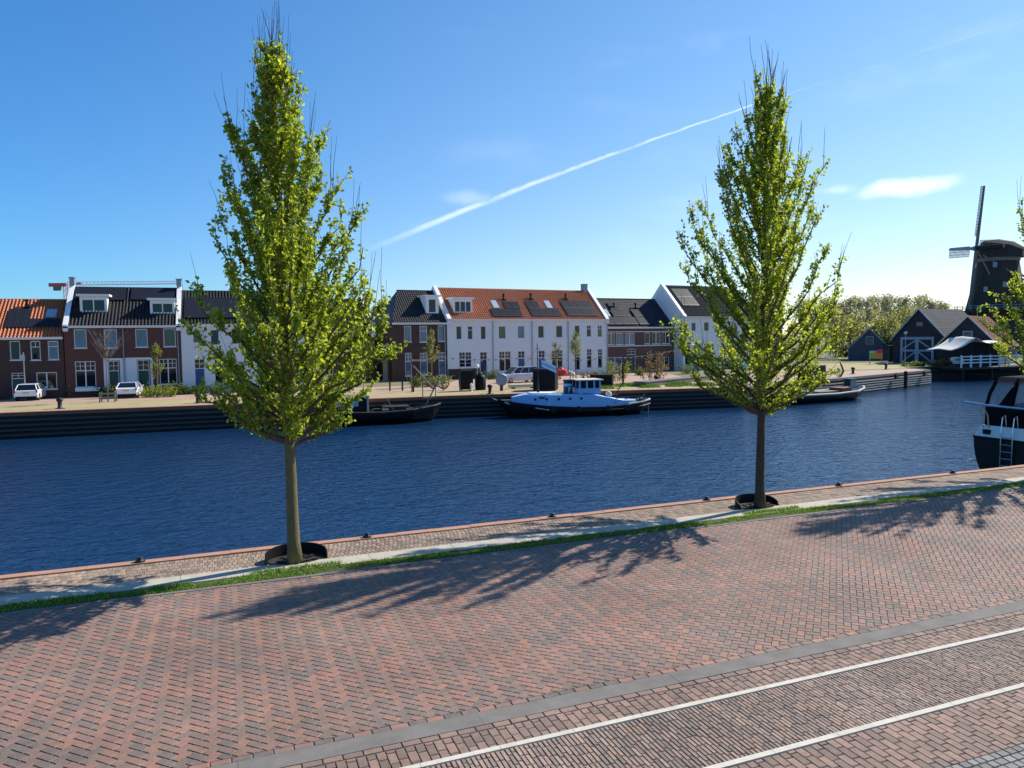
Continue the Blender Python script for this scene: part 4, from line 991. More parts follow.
# ------------------------------------------------------------------ cars
random.seed(6)
def car(label, loc, rz, prof, cab, L, Wd, paint, name='parked_car'):
    """prof: (x, z) outline of the body side, rear at x=0; cab: glasshouse quad outline"""
    T = thing(name, label, 'car', loc, rz, 'cars parked by the houses'); hw = Wd/2
    mb = MB(); secs = []
    for y, inset, dz in ((-hw, .05, .06), (-hw+.06, 0, 0), (hw-.06, 0, 0), (hw, .05, .06)):
        cx = L/2; secs.append([(cx+(x-cx)*(1-inset*.35)-cx, y, z-(dz if z > .5 else -dz*.5)) for x, z in prof])
    mb.loft(secs); mb.build('body', paint, T)
    g_ = MB(); sec = []
    for y, k in ((-hw+.1, 0), (-hw+.24, 1), (hw-.24, 1), (hw-.1, 0)):
        pass
    (xa, xb, xc, xd, z0, z1) = cab          # bottom rear, top rear, top front, bottom front
    bl = [(xa-L/2, -hw+.08, z0), (xd-L/2, -hw+.08, z0), (xd-L/2, hw-.08, z0), (xa-L/2, hw-.08, z0)]
    tp_ = [(xb-L/2, -hw+.24, z1), (xc-L/2, -hw+.24, z1), (xc-L/2, hw-.24, z1), (xb-L/2, hw-.24, z1)]
    g_.loft([bl, tp_]); gl = g_.build('windows', 'glass', T)
    r = MB(); r.loft([[(p[0]*1.0, p[1], p[2]-.02) for p in tp_], [(p[0]*.97, p[1]*.97, p[2]+.05) for p in tp_]])
    for i, j in ((0, 0), (1, 1), (2, 2), (3, 3)): r.tube([bl[i], tp_[j]], .045, 5)
    for s in (-1, 1):
        for f in (.38, .68):
            xa_, xb_ = xa+(xd-xa)*f-L/2, xb+(xc-xb)*f-L/2; r.tube([(xa_, s*(hw-.08), z0), (xb_, s*(hw-.24), z1)], .04, 5)
    r.build('roof', paint, T)
    for x in (.72, L-.85):
        for s in (-1, 1):
            w_ = MB(); w_.T = Matrix.Translation((x-L/2, s*(hw-.1), .32)) @ Matrix.Rotation(pi/2, 4, 'X'); w_.lathe([(.2, -.1), (.31, -.1), (.33, -.06), (.33, .06), (.31, .1), (.2, .1)], 16); wo_ = w_.build('wheel', 'tyre', T)
            q = MB(); q.T = w_.T; q.lathe([(.05, -.115), (.2, -.112), (.2, .112), (.05, .115)], 10); q.build('rim', 'rim', wo_)
    for s in (-1, 1):
        t = MB(); t.box(-L/2-.02, -L/2+.16, s*hw*.98-.1 if s > 0 else -hw*.98-.0, s*hw*.98 if s > 0 else -hw*.98+.1, .72, .98); t.build('tail_lamp', 'tail', T)
        hl = MB(); hl.box(L/2-.16, L/2-.01, s*hw*.8-.16, s*hw*.8+.16, .62, .75); hl.build('headlight', 'chrome', T)
        mi = MB(); mi.box(xd-L/2-.35, xd-L/2-.2, s*hw-.02 if s > 0 else s*hw-.14, s*hw+.14 if s > 0 else s*hw+.02, z0+.02, z0+.17); mi.build('wing_mirror', paint, T)
    n = MB(); n.box(-L/2-.03, -L/2-.005, -.26, .26, .66, .77); n.build('number_plate', 'plate', T)
    bp = MB(); bp.box(-L/2-.02, -L/2+.2, -hw*.9, hw*.9, .24, .4); bp.box(L/2-.2, L/2+.01, -hw*.9, hw*.9, .22, .38); bp.build('bumper', 'black', T)
    return T
estate = [(.05, .3), (0, .55), (.03, .9), (.15, .98), (3.3, .95), (4.5, .78), (4.62, .55), (4.55, .3), (4.2, .22), (.3, .22)]
p = ground(27, 401); car('white estate car parked nose-in before the orange-roofed dark house', (p.x, p.y+2.0, .02), pi/2, estate, (.08, .45, 2.6, 3.4, .93, 1.43), 4.62, 1.82, 'car_white')
comp = [(.05, .3), (0, .6), (.1, .88), (.35, .96), (3.1, .92), (4.2, .74), (4.35, .5), (4.3, .28), (4.0, .22), (.3, .22)]
p = ground(128, 398.5); car('white low coupe parked before the two green doors', (p.x, p.y+2.0, .02), pi/2-.06, comp, (.25, 1.0, 2.3, 3.15, .9, 1.36), 4.35, 1.84, 'car_white')
van = [(.05, .3), (0, .6), (.04, 1.0), (.1, 1.08), (3.35, 1.05), (4.3, .9), (4.5, .6), (4.45, .3), (4.1, .22), (.3, .22)]
p = ground(519, 383); car('silver-white people carrier parked sideways before the white row', (p.x+.3, p.y+1.0, .02), pi+radians(6), van, (.06, .2, 2.7, 3.6, 1.04, 1.72), 4.5, 1.85, 'car_silver')

# ------------------------------------------------------------------ bollards
def bollard(label, loc, h=.3, r=.1, group='mooring bollards on the near quay edge'):
    T = thing('mooring_bollard', label, 'bollard', loc, 0, group)
    b_ = MB(); b_.lathe([(r*1.5, 0), (r*1.5, .03), (r*.8, .06), (r*.75, h*.6), (r*1.15, h*.72), (r*1.25, h*.86), (r*.9, h*.97), (r*.4, h)], 16); b_.build('post', 'iron', T, smooth=True)
    c = MB(); c.lathe([(r*1.9, 0), (r*1.9, .015), (r*1.55, .02)], 16); c.build('base_plate', 'iron', T)
    return T
bl = ['black mooring bollard on the quay edge left of the left tree', 'black mooring bollard on the quay edge just right of the left tree', 'black mooring bollard on the near quay edge midway between the two big trees', 'black mooring bollard on the near quay edge just left of the right tree', 'black mooring bollard on the near quay edge just right of the right tree', 'black mooring bollard on the near quay edge nearest the moored yacht']
for k, x in enumerate((-1.92, 3.25, 8.4, 13.55, 18.75, 24.0)): bollard(bl[k], (x, 18.57, .03), .11, .06)
fb = [(60, 408.8, 'black bollard on the far quay between the two white cars'), (198, 403.2, 'black bollard on the far quay before the blue door of the white house'), (490, 394, 'black bollard on the far quay left of the tugboat bow'), (656, 383.5, 'black bollard on the far quay by the concrete ledge'), (853, 374, 'black bollard on the jetty beside the teal box'), (886, 369.5, 'black bollard on the jetty nearest the black barn')]
for px, py, lab in fb:
    p = ground(px, py); bollard(lab, (p.x, p.y, .02), .85, .2, 'bollards on the far quay')

# ------------------------------------------------------------------ street furniture across the water
def lamp(label, loc, H, m='zinc', name='street_lamp', arm=.0):
    T = thing(name, label, 'street lamp', loc, 0); b_ = MB(); b_.tube([(0, 0, 0), (0, 0, .9), (0, 0, H)], [.09, .06, .045], 8); b_.build('pole', m, T)
    h_ = MB(); h_.lathe([(.06, H-.02), (.22, H+.05), (.24, H+.28), (.12, H+.4)], 10) if not arm else h_.box(-.1, arm, -.12, .12, H, H+.14); h_.build('lamp_head', 'zinc' if arm else 'clear', T); return T
p = ground(31, 399); T = thing('sign_post', 'thin post with a small square plate before the orange-roofed dark house', 'sign', (p.x, p.y-2, .02)); mb = MB(); mb.tube([(0, 0, 0), (0, 0, 4.3)], .05, 8); mb.build('post', 'zinc', T); mb = MB(); mb.box(-.28, .12, -.07, -.055, 3.55, 4.1); mb.build('plate', 'clear', T)
p = ground(905, 366); lamp('grey lamp post in front of the black barn door, at the end of the jetty', (p.x, p.y, .02), 4.9)
d = at_y(843, 345, 150); lamp('tall lamp post rising above the far trees left of the cottage', (d.x, 150, 0), 13.5, 'iron', arm=1.6)
p = ground(976, 363); T = thing('utility_mast', 'slim pale mast with cross bars before the red-roofed barn', 'mast', (p.x, p.y, .02)); mb = MB(); mb.tube([(0, 0, 0), (0, 0, 9.4)], [.09, .05], 8); mb.build('pole', 'zinc', T)
mb = MB(); mb.box(-.9, .9, -.04, .04, 7.2, 7.3); mb.box(-.6, .6, -.04, .04, 5.8, 5.9); mb.build('cross_bar', 'zinc', T)
def post(px, py, h, r, label, m='black', cat='post', name='post'):
    p = ground(px, py); mb = MB(); mb.lathe([(r*1.2, 0), (r, .05), (r, h-.06), (r*.7, h)], 10); o = mb.build(name, m); o.location = (p.x, p.y, .02); tag(o, label, cat); return o
post(390, 391, 1.0, .08, 'thin black post left of the corner house on the far quay')
post(402.5, 391, 1.1, .08, 'thin black post right beside the tall pale pier')
post(413, 392, .6, .13, 'short dark post before the dark shrub of the corner house')
post(623, 386, 2.3, .1, 'dark wooden post in the grass right of the long black container', 'wood_dark')
# bins and boxes
def bin_(px, py, w_, d_, h_, label):
    p = ground(px, py); T = thing('waste_container', label, 'waste container', (p.x, p.y, .02), radians(-4)); b_ = MB()
    b_.loft([[(-w_/2*k, -d_/2*k, z), (w_/2*k, -d_/2*k, z), (w_/2*k, d_/2*k, z), (-w_/2*k, d_/2*k, z)] for k, z in ((.88, .15), (.95, .6), (1, h_*.85), (1, h_*.88))]); b_.build('body', 'black', T)
    l_ = MB(); l_.loft([[(-w_/2*k, -d_/2*k, z), (w_/2*k, -d_/2*k, z), (w_/2*k, d_/2*k, z), (-w_/2*k, d_/2*k, z)] for k, z in ((1.05, h_*.883), (1.05, h_*.93), (.8, h_))]); l_.build('lid', 'black', T)
    f_ = MB()
    for sx in (-1, 1):
        for sy in (-1, 1): f_.box(sx*w_*.4-.06, sx*w_*.4+.06, sy*d_*.38-.06, sy*d_*.38+.06, 0, .149)
    f_.build('foot', 'zinc', T); return T
bin_(466, 391, 1.25, 1.0, 2.1, 'large black waste container with a pale base on the far quay')
T = thing('rubbish_bin', 'black round-shouldered bin to the right of the large waste container', 'bin', tuple(ground(480.5, 390)[:2])+(.02,)); mb = MB(); mb.lathe([(.5, 0), (.55, .3), (.55, 1.2), (.42, 1.45), (.2, 1.55)], 14); mb.build('body', 'black', T, smooth=True); mb = MB(); mb.lathe([(.2, 1.56), (.24, 1.62), (.16, 1.7)], 10); mb.build('cap', 'iron', T)
T = thing('globe_lamp', 'small white globe lamp standing behind the black bins', 'lamp', tuple(ground(477.5, 386)[:2])+(.02,)); mb = MB(); mb.tube([(0, 0, 0), (0, 0, 1.9)], .06, 8); mb.build('post', 'zinc', T); mb = MB(); mb.lathe([(.03, 1.88), (.17, 1.97), (.22, 2.1), (.17, 2.23), (.03, 2.3)], 12); mb.build('globe', 'white', T, smooth=True)
T = thing('hydrant_post', 'short white post in front of the large black waste container', 'post', tuple(ground(471.5, 391.5)[:2])+(.02,)); mb = MB(); mb.lathe([(.13, 0), (.1, .05), (.1, .5), (.15, .55), (.12, .72), (.03, .78)], 12); mb.build('body', 'white', T)
T = thing('round_sign', 'grey disc on a short stand beside the bow of the tugboat', 'sign', tuple(ground(501.5, 391)[:2])+(.02,)); mb = MB(); mb.box(-.12, .12, -.12, .12, 0, .55); mb.build('stand', 'iron', T); mb = MB(); mb.T = Matrix.Translation((0, -.05, 1.05)) @ Matrix.Rotation(pi/2, 4, 'X'); mb.lathe([(.56, -.05), (.6, 0), (.56, .05)], 24); mb.build('disc', 'zinc', T)
def crate(px0, px1, py, h, dp, label, m='black', ledge=False, name='container_box', cat='container'):
    a, b_ = ground(px0, py), ground(px1, py); w_ = (b_-a).length; T = thing(name, label, cat, (a.x, a.y, .02), atan2(b_.y-a.y, b_.x-a.x)); mb = MB(); mb.box(0, w_, 0, dp, 0.05, h-.05); mb.build('body', m, T)
    f_ = MB()
    for x in (0, w_-.1): f_.box(x, x+.1, -.03, -.003, 0, h)
    f_.box(.1, w_-.1, -.03, -.003, h-.12, h); f_.box(.1, w_-.1, -.03, -.003, 0, .12); f_.build('frame', 'iron', T); n = int(w_/.5)
    l_ = MB(); l_.box(-.03, w_+.03, -.03, dp+.03, h-.049, h+.02); l_.build('lid', m, T); return T
crate(533, 555.5, 391, 2.05, 2.2, 'tall square black container standing behind the tugboat')
crate(590, 612.5, 386.5, 1.15, 1.6, 'long low black container behind the stern of the tugboat')
T = thing('white_beam', 'long pale beam lying on the quay left of the tall black container', 'beam', tuple(ground(509, 389)[:2])+(.02,), radians(-3)); mb = MB(); mb.box(0, 2.9, -.2, .2, .1, .4); mb.build('beam', 'line_white', T); mb = MB(); mb.box(.3, .6, -.25, .25, 0, .098); mb.box(2.3, 2.6, -.25, .25, 0, .098); mb.build('support', 'wood_dark', T)
a, b_ = ground(646, 387), ground(712, 380); mb = MB(); L = (b_-a).length; mb.box(0, L, 0, 1.4, 0, .42); mb.box(-.05, L+.05, -.05, 1.45, .422, .5); o = mb.build('concrete_ledge', 'concrete_grey'); o.location = (a.x, a.y, .02); o.rotation_euler = (0, 0, atan2(b_.y-a.y, b_.x-a.x)); tag(o, 'long low concrete ledge on the quay right of the green verge', 'ledge')
# table with red cloth behind the wheelhouse
p = ground(561, 384); T = thing('market_table', 'table heaped with a red cloth and small goods behind the wheelhouse', 'table', (p.x, p.y, .02), radians(5))
mb = MB(); mb.box(-1.5, 1.5, -.4, .4, .86, .92); mb.build('tabletop', 'wood_grey', T)
for sx in (-1, 1):
    for sy in (-1, 1): mb = MB(); mb.box(sx*1.35-.04, sx*1.35+.04, sy*.3-.04, sy*.3+.04, 0, .858); mb.build('leg', 'wood_grey', T)
random.seed(4)
def heap(label, px, py, z, rx, rz_, m, name, cat, seed):
    p = ground(px, py); bm = bmesh.new(); bmesh.ops.create_icosphere(bm, subdivisions=3, radius=1)
    for v in bm.verts:
        n = 1+.35*noise.noise(v.co*2.2+Vector((seed, 0, 0))); v.co = Vector((v.co.x*rx*n, v.co.y*.38*n, max(v.co.z*rz_*n, -.0)))
    me = bpy.data.meshes.new(name); bm.to_mesh(me); bm.free(); me.materials.append(M[m]); o = bpy.data.objects.new(name, me); COL.objects.link(o); o.location = (p.x, p.y, z); tag(o, label, cat); return o
heap('crumpled bright red cloth on the table behind the wheelhouse', 562, 384, .945, .85, .75, 'red_cloth', 'red_cloth', 'cloth', 2)
heap('pale bundle beside the red cloth on the table', 571, 383.7, .945, .42, .5, 'line_white', 'cloth_bundle', 'bundle', 7)
# anchors on the quay
for px, py, lab, rz in ((433, 390.5, 'old rusty stock anchor with its shank raised, near the olive sapling', .3), (443.5, 390.5, 'smaller old anchor lying right of the other one', 1.0)):
    p = ground(px, py); T = thing('old_anchor', lab, 'anchor', (p.x, p.y, .02), rz, 'old anchors on the quay'); mb = MB()
    k = 1 if rz < .5 else .55
    mb.tube([(.0, 0, .2), (-2.2*k, 0, 2.5*k)], [.09, .06], 7); mb.build('shank', 'wood_grey', T)
    mb = MB(); mb.tube([(-.3, -.7, .75), (.0, -.35, .3), (.1, 0, .15), (0, .35, .3), (-.3, .7, .75)], [.04, .09, .12, .09, .04], 7); mb.build('arms', 'rust', T)
    for s in (-1, 1): mb = MB(); mb.T = Matrix.Translation((-.2, s*.6, .6)); mb.prism([(-.2, -.02, -.1), (.15, -.02, -.15), (0, -.02, .3)], (0, .05, 0)); mb.build('fluke', 'rust', T)
# bunting: string of little flags, hung between thin poles
bp = [(411, 359.5), (436, 356.5), (522, 357.2), (607, 357.5), (673, 350.5), (706, 351)]
pp = []
for px, py in bp:
    yb = 68.5+.06*(px-411)*.0; q = at_y(px, py, 69.0+(px-411)*.006); pp.append(q)
T = thing('bunting', 'string of small orange and white flags stretched along the far quay', 'bunting', (0, 0, 0)); line = []; k_ = 0
for i in range(len(pp)-1):
    n = 12
    for k in range(n+(i == len(pp)-2)):
        f = k/n; line.append(pp[i].lerp(pp[i+1], f)-Vector((0, 0, .25*4*f*(1-f)*(1 if i else .5))))
mb = MB(); mb.tube(line, .022, 4); mb.build('string', 'line_white', T)
for i in range(len(line)-1):
    d = (line[i+1]-line[i]).normalized(); m_ = MB(); c = line[i]; m_.prism([c, c+d*.34, c+d*.17-Vector((0, 0, .2))], (0, .012, 0)); m_.build('flag', 'line_white' if i % 3 == 0 else 'orange_flag', T)
for q, lab in ((pp[0], 'thin bunting pole at the left end of the flag string'), (pp[3], 'thin bunting pole before the white end house corner'), (pp[5], 'thin bunting pole at the right end of the flag string')):
    mb = MB(); mb.tube([(0, 0, 0), (0, 0, q.z-.02)], [.05, .035], 7); o = mb.build('bunting_pole', 'wood_grey'); o.location = (q.x, q.y, .02); tag(o, lab, 'pole', 'bunting poles')

# ------------------------------------------------------------------ boats
def hull(stations, m, T, name='hull', n=9):
    """stations: (x, half beam at deck, z deck, z keel, flare) – lofted, closed by a deck"""
    mb = MB(); secs = []
    for x, hb, zd, zk, dx in stations:
        s = []
        for k in range(n+1):
            a = k/n; yy = hb*(1-(1-a)**2.2) if a < 1 else hb; zz = zk+(zd-zk)*a**1.3; s.append((x+dx*a, yy, zz))
        secs.append([(x_, -y_, z_) for x_, y_, z_ in s[::-1]]+s[1:])
    mb.loft(secs, close=False)
    for i in range(len(secs)-1):
        a, c = secs[i], secs[i+1]; mb.poly([a[0], c[0], c[-1], a[-1]])
    mb.poly(secs[0]); mb.poly(secs[-1][::-1]); return mb.build(name, m, T, smooth=False)
def rubrail(stations, m, T, name='rubbing_strake', r=.07, dz=0):
    mb = MB()
    for s in (-1, 1): mb.tube([(x+dx, s*(hb+.01), zd+dz) for x, hb, zd, zk, dx in stations], r, 6)
    mb.build(name, m, T)
# tugboat: bow to the left
a, b_ = ground(497, 418, WZ), ground(641, 413, WZ); L = 14.6
ang = radians(-8.5)
T = thing('tugboat', 'old tugboat with black hull, pale blue deckhouse and small wheelhouse moored at the far quay', 'tugboat', (23.6, 60.4, WZ), ang); T.scale = (.89, .92, .92)
st = [(-.9, .12, 1.75, .9, -.7), (0, .75, 1.55, -.3, -.4), (1.2, 1.35, 1.35, -.6, -.2), (3, 1.75, 1.12, -.7, 0), (6, 1.95, .92, -.7, 0), (9, 1.9, .86, -.7, 0), (11.5, 1.7, .95, -.6, 0), (13, 1.35, 1.08, -.2, .1), (13.8, .8, 1.2, .4, .25), (14.1, .2, 1.22, .8, .3)]
hull(st, 'hull_black', T)
rubrail(st, 'black', T, 'rubbing_strake', .1, -.3)
wk = MB()
for s in (-1, 1): wk.tube([(x+dx, s*(hb-.06), zd+.12) for x, hb, zd, zk, dx in st[6:]], .1, 6)
wk.tube([(14.1+.3, -.2, 1.34), (14.1+.36, .2, 1.34)], .1, 6)
wk.build('stern_bulwark', 'line_white', T)
dh = MB(); sec = []
for x, hb, zt in ((-.1, .3, 1.95), (1.3, .98, 2.2), (3.2, 1.38, 2.2), (5.5, 1.5, 2.12), (8.2, 1.48, 2.05), (9.6, 1.4, 1.75), (11.2, 1.2, 1.45), (12.6, .95, 1.38)):
    zb_ = .8 if x > 2 else 1.1; sec.append([(x, -hb, zb_), (x, -hb*.97, zt-.08), (x, -hb*.9, zt), (x, hb*.9, zt), (x, hb*.97, zt-.08), (x, hb, zb_)])
dh.loft(sec); dh.build('deckhouse', 'blue_boat', T)
rf = MB(); rf.loft([[(x, -hb*.88, zt+.003), (x, -hb*.86, zt+.09), (x, hb*.86, zt+.09), (x, hb*.88, zt+.003)] for x, hb, zt in ((1.7, .95, 2.22), (3.2, 1.36, 2.2), (4.6, 1.45, 2.15))]); rf.build('foredeck_cover', 'white', T)
for x in (2.0, 3.1, 4.3, 5.45, 6.6):
    hb = 1.05+.43*min(1, (x-1.6)/2.4); q = MB(); q.T = Matrix.Translation((x, -hb*1.0-.0, 1.72)) @ Matrix.Rotation(pi/2, 4, 'X'); q.lathe([(.12, -.06), (.12, .03), (.09, .05)], 12); q.build('porthole', 'glass', T)
np_ = MB(); np_.box(2.35, 2.95, -1.30, -1.27, 1.78, 1.95); np_.build('name_board', 'navy', T)
wh = MB(); x0, x1, y0, z0 = 6.5, 8.75, 1.15, 2.12
wh.box(x0, x1, -y0, y0, z0, z0+.52); wh.build('wheelhouse', 'blue_boat', T)
wf_ = MB()
for x in (x0, x0+.72, x0+1.5, x1-.16):
    for y in (-y0, y0-.14): wf_.box(x, x+.16, y, y+.14, z0+.522, z0+1.25)
for y in (-.1,): wf_.box(x0, x0+.1, y, y+.2, z0+.522, z0+1.25); wf_.box(x1-.1, x1, y, y+.2, z0+.522, z0+1.25)
wf_.build('window_post', 'blue_boat', T)
wg_ = MB(); wg_.box(x0+.05, x1-.05, -y0+.06, y0-.06, z0+.522, z0+1.24); wg_.build('windows', 'warm_glass', T)
wr_ = MB(); wr_.box(x0-.25, x1+.25, -y0-.2, y0+.2, z0+1.252, z0+1.36); wr_.build('wheelhouse_roof', 'line_white', T)
fn = MB(); fn.T = Matrix.Translation((5.7, 0, 2.1)); fn.lathe([(.48, 0), (.46, .3), (.44, 1.2), (.5, 1.22), (.5, 1.34), (.4, 1.36)], 18); fo_ = fn.build('funnel', 'navy', T, smooth=False)
bd = MB(); bd.T = fn.T; bd.lathe([(.455, .72), (.462, .73), (.458, .98), (.45, .99)], 18); bd.build('funnel_band', 'blue_boat', fo_)
em = MB(); em.box(5.6, 5.66, -.49, -.462, 2.25, 2.72); em.box(5.66, 5.86, -.49, -.455, 2.63, 2.72); em.box(5.66, 5.80, -.49, -.46, 2.45, 2.54); em.build('funnel_letter', 'white', fo_)
ms = MB(); ms.tube([(2.6, 0, 2.2), (2.6, 0, 3.2)], .12, 8); ms.tube([(2.6, 0, 3.2), (2.55, 0, 7.0)], [.06, .035], 8); ms.build('mast', 'iron', T)
rg = MB(); rg.tube([(2.55, 0, 6.6), (-1.2, 0, 2.1)], .015, 4); rg.tube([(2.55, 0, 6.6), (6.8, 0, 3.5)], .015, 4); rg.tube([(6.9, -1.2, 2.2), (9.5, -1.3, 1.8), (12, -1.2, 1.5)], .02, 4); rg.build('rigging', 'iron', T)
ca = MB(); ca.T = Matrix.Translation((9.9, -.3, 1.95)); ca.lathe([(.3, -.3), (.32, 0), (.28, .18), (.1, .3)], 12); ca.build('capstan', 'line_white', T, smooth=True)
wn_ = MB(); wn_.box(10.3, 10.9, -.5, .5, 1.5, 1.9); wn_.tube([(10.6, -.4, 1.9), (11.3, -.4, 2.9)], .05, 6); wn_.build('winch', 'iron', T)
an = MB(); an.tube([(-.9, -.5, 1.5), (-.6, -.75, 1.35), (-.35, -.6, 1.2)], .07, 6); an.build('bow_anchor', 'line_white', T); an = MB(); an.tube([(1.9, -1.6, .95), (3.2, -1.85, .75)], .06, 6); an.build('bow_fender', 'line_white', T)
for x in (3.6, 6.2, 9.2, 11.2): tc_ = MB(); tc_.T = Matrix.Translation((x, -1.98, .75)) @ Matrix.Rotation(pi/2, 4, 'X'); tc_.lathe([(.13, -.06), (.27, -.08), (.3, 0), (.27, .08), (.13, .06)], 12); tc_.build('tyre_fender', 'tyre', T)
sr = MB(); sr.tube([(14.3, 0, 1.2), (14.35, 0, -.2)], .035, 5); sr.build('stern_rope', 'line_white', T)
for q in (((0, .6, 1.6), (-1.3, 1.5, 1.55), (-2.6, 2.5, 2.15)), ((13.2, 1.0, 1.25), (14.4, 1.8, 1.35), (15.6, 2.6, 2.15))): mr_ = MB(); mr_.tube(q, .035, 5); mr_.build('mooring_rope', 'line_white', T)
hr = MB(); hr.tube([(10.2, -1.5, 1.05), (10.2, -1.5, 1.6), (13.4, -1.2, 1.75), (13.4, -1.2, 1.2)], .025, 5); hr.build('hand_rail', 'iron', T)
bo = MB()
for x in (11.6, 13.1): bo.lathe([(.09, 0), (.09, .3), (.14, .32), (.14, .4)], 8, (x, -.7, 1.3))
bo.build('deck_bitt', 'iron', T)
fl = MB(); q0 = Vector((2.6, 0, 4.7)); vs = []
for i in range(7):
    for j in range(4): vs.append((2.66+i*.22, .05*sin(i*1.1), 5.0-j*.2-i*.1))
fl.add(vs, [(i*4+j, i*4+j+1, (i+1)*4+j+1, (i+1)*4+j) for i in range(6) for j in range(3)]); fl.cur = 0
o = fl.build('flag', 'white', None); o.parent = None; o.location = T.location; o.rotation_euler = (0, 0, ang)
tag(o, 'small white and blue flag flying from the mast of the tugboat', 'flag')
me = o.data; me.materials.append(M['blue_boat']); me.materials.append(M['navy'])
for i, pl_ in enumerate(me.polygons): pl_.material_index = (0, 1, 0)[i % 3]
sm = me.modifiers if hasattr(me, 'modifiers') else None
md = o.modifiers.new('thickness', 'SOLIDIFY'); md.thickness = .01

# old dark barge, left of centre, half under the tree
T = thing('old_barge', 'old dark barge with a low cabin and folded deck frame, behind the left tree', 'barge', (7.2, 62.2, WZ), radians(-3.5))
st = [(-3.2, .9, 1.5, 0, -.3), (-2, 1.6, 1.3, -.5, -.1), (1, 2.0, 1.1, -.6, 0), (5, 2.0, 1.0, -.6, 0), (7.5, 1.8, 1.1, -.5, 0), (9.2, 1.0, 1.3, -.1, .2), (9.8, .25, 1.4, .3, .3)]
hull(st, 'hull_black', T); rubrail(st, 'wood_dark', T, r=.09)
mb = MB(); mb.box(-1.6, 3.8, -1.35, 1.35, 1.05, 2.25); mb.build('cabin', 'hull_black', T)
mb = MB(); mb.box(-1.75, 3.95, -1.5, 1.5, 2.252, 2.36); mb.build('cabin_roof', 'wood_grey', T)
for x in (-.9, .9, 2.3): mb = MB(); mb.box(x, x+.75, -1.4, -1.352, 1.55, 1.98); mb.build('cabin_window', 'clear', T)
mb = MB(); mb.box(3.75, 3.9, -1.38, 1.38, 1.04, 2.24); mb.build('cabin_edge', 'line_white', T)
mb = MB(); mb.tube([(5, -1, 1), (5.5, -1, 2.0), (6, -1, 1)], .04, 5); mb.build('deck_trestle', 'wood_grey', T); mb = MB(); mb.tube([(8.6, -1.0, 1.2), (9.8, -.9, 3.4), (11.0, -.9, 3.6)], .06, 5); mb.build('boom', 'wood_grey', T); mb = MB(); mb.tube([(8.5, -.8, 3.6), (8.5, -.8, 2.0), (9.6, -.8, 2.0), (9.6, -.8, 3.6), (8.5, -.8, 3.6)], .05, 5); mb.build('deck_frame', 'wood_grey', T)
mb = MB(); mb.box(5.2, 7.4, -.9, .9, 1.0, 1.35); mb.box(4.3, 4.9, -1.2, -.6, 1.0, 1.25); mb.build('hatch', 'wood_dark', T)
for x in (5.0, 7.0): mb = MB(); mb.box(x, x+.5, -1.5, -1.1, 1.05, 1.22); mb.build('deck_box', 'wood_grey', T)
# open barge at the jetty right of the right tree
T = thing('work_barge', 'flat dark barge with a white rubbing edge moored at the plank jetty', 'barge', (50.3, 59.2, WZ), radians(7))
st = [(-1, .5, 1.25, 0, -.3), (0, 1.2, 1.05, -.3, -.1), (3, 1.8, .85, -.5, 0), (8, 1.9, .8, -.5, 0), (11.5, 1.7, .9, -.4, 0), (13.2, 1.0, 1.1, 0, .2), (13.9, .3, 1.25, .3, .3)]
hull(st, 'hull_black', T); rubrail(st, 'line_white', T, r=.12, dz=.04)
mb = MB(); mb.box(1.6, 4.8, -1.2, 1.2, .85, 1.25); mb.build('hold_coaming', 'wood_grey', T)
mb = MB(); mb.box(6.6, 9.6, -.9, .9, .8, 1.02); mb.build('hatch_cover', 'wood_grey', T)
mb = MB(); mb.box(9.9, 11.4, -1.0, .6, .85, 1.3); mb.build('engine_box', 'rust', T)
T = thing('storage_box', 'black square storage box standing at the jetty edge above the flat barge', 'storage box', (59.9, 62.4, .02), radians(20)); mb = MB(); mb.box(-1.5, 1.5, 0, 1.6, -.8+.8, 1.55); mb.build('body', 'black', T); mb = MB(); mb.box(-1.6, 1.6, -.1, 1.7, 1.552, 1.66); mb.build('lid', 'iron', T); mb = MB(); mb.box(1.503, 1.7, -.02, .2, -.6, 1.5); mb.build('corner_post', 'rust', T)
a = at_y(848.5, 385, 64.3); T = thing('teal_locker', 'dark teal locker fixed against the planks of the jetty', 'locker', (a.x, 64.2, -.95), radians(20)); mb = MB(); mb.box(0, 1.5, -.15, .6, 0, .85); mb.build('body', 'teal', T); mb = MB(); mb.box(-.04, 1.54, -.19, .64, .852, .92); mb.build('lid', 'teal', T)
p = ground(839, 377.5); T = thing('mooring_post', 'short pale post with a slanted rusty brace on the jetty, beside the black storage box', 'post', (p.x, p.y, .02)); mb = MB(); mb.lathe([(.16, 0), (.14, .1), (.14, .95), (.08, 1.02)], 10); mb.build('post', 'line_white', T); mb = MB(); mb.tube([(.3, .1, 0), (.75, .1, .7), (.45, .1, 1.35), (.1, .1, 1.9)], [.1, .13, .1, .06], 7); mb.build('brace', 'rust', T)
# piles and hanging fenders at the jetty
for px, py0, py1, lab in ((905.5, 372, 388, 'dark mooring pile standing against the jetty planks'),):
    p = ground(px, 388, WZ); mb = MB(); mb.lathe([(.22, -2.2), (.22, 2.05), (.16, 2.15)], 12); o = mb.build('mooring_pile', 'wood_dark'); o.location = (p.x, p.y, WZ); tag(o, lab, 'pile')
for x, lab in ((79.0, 'dark box fender hanging on the jetty planks, left one'), (87.3, 'dark box fender hanging on the jetty planks beside the pile')):
    y = 64.9+(x-65)*.34-.35; mb = MB(); mb.box(-.35, .35, -.25, .0, -.7, -.1); mb.box(-.1, .1, -.12, -.02, -.098, .03); o = mb.build('jetty_fender', 'tyre'); o.location = (x, y, 0); o.rotation_euler = (0, 0, radians(19)); tag(o, lab, 'fender')

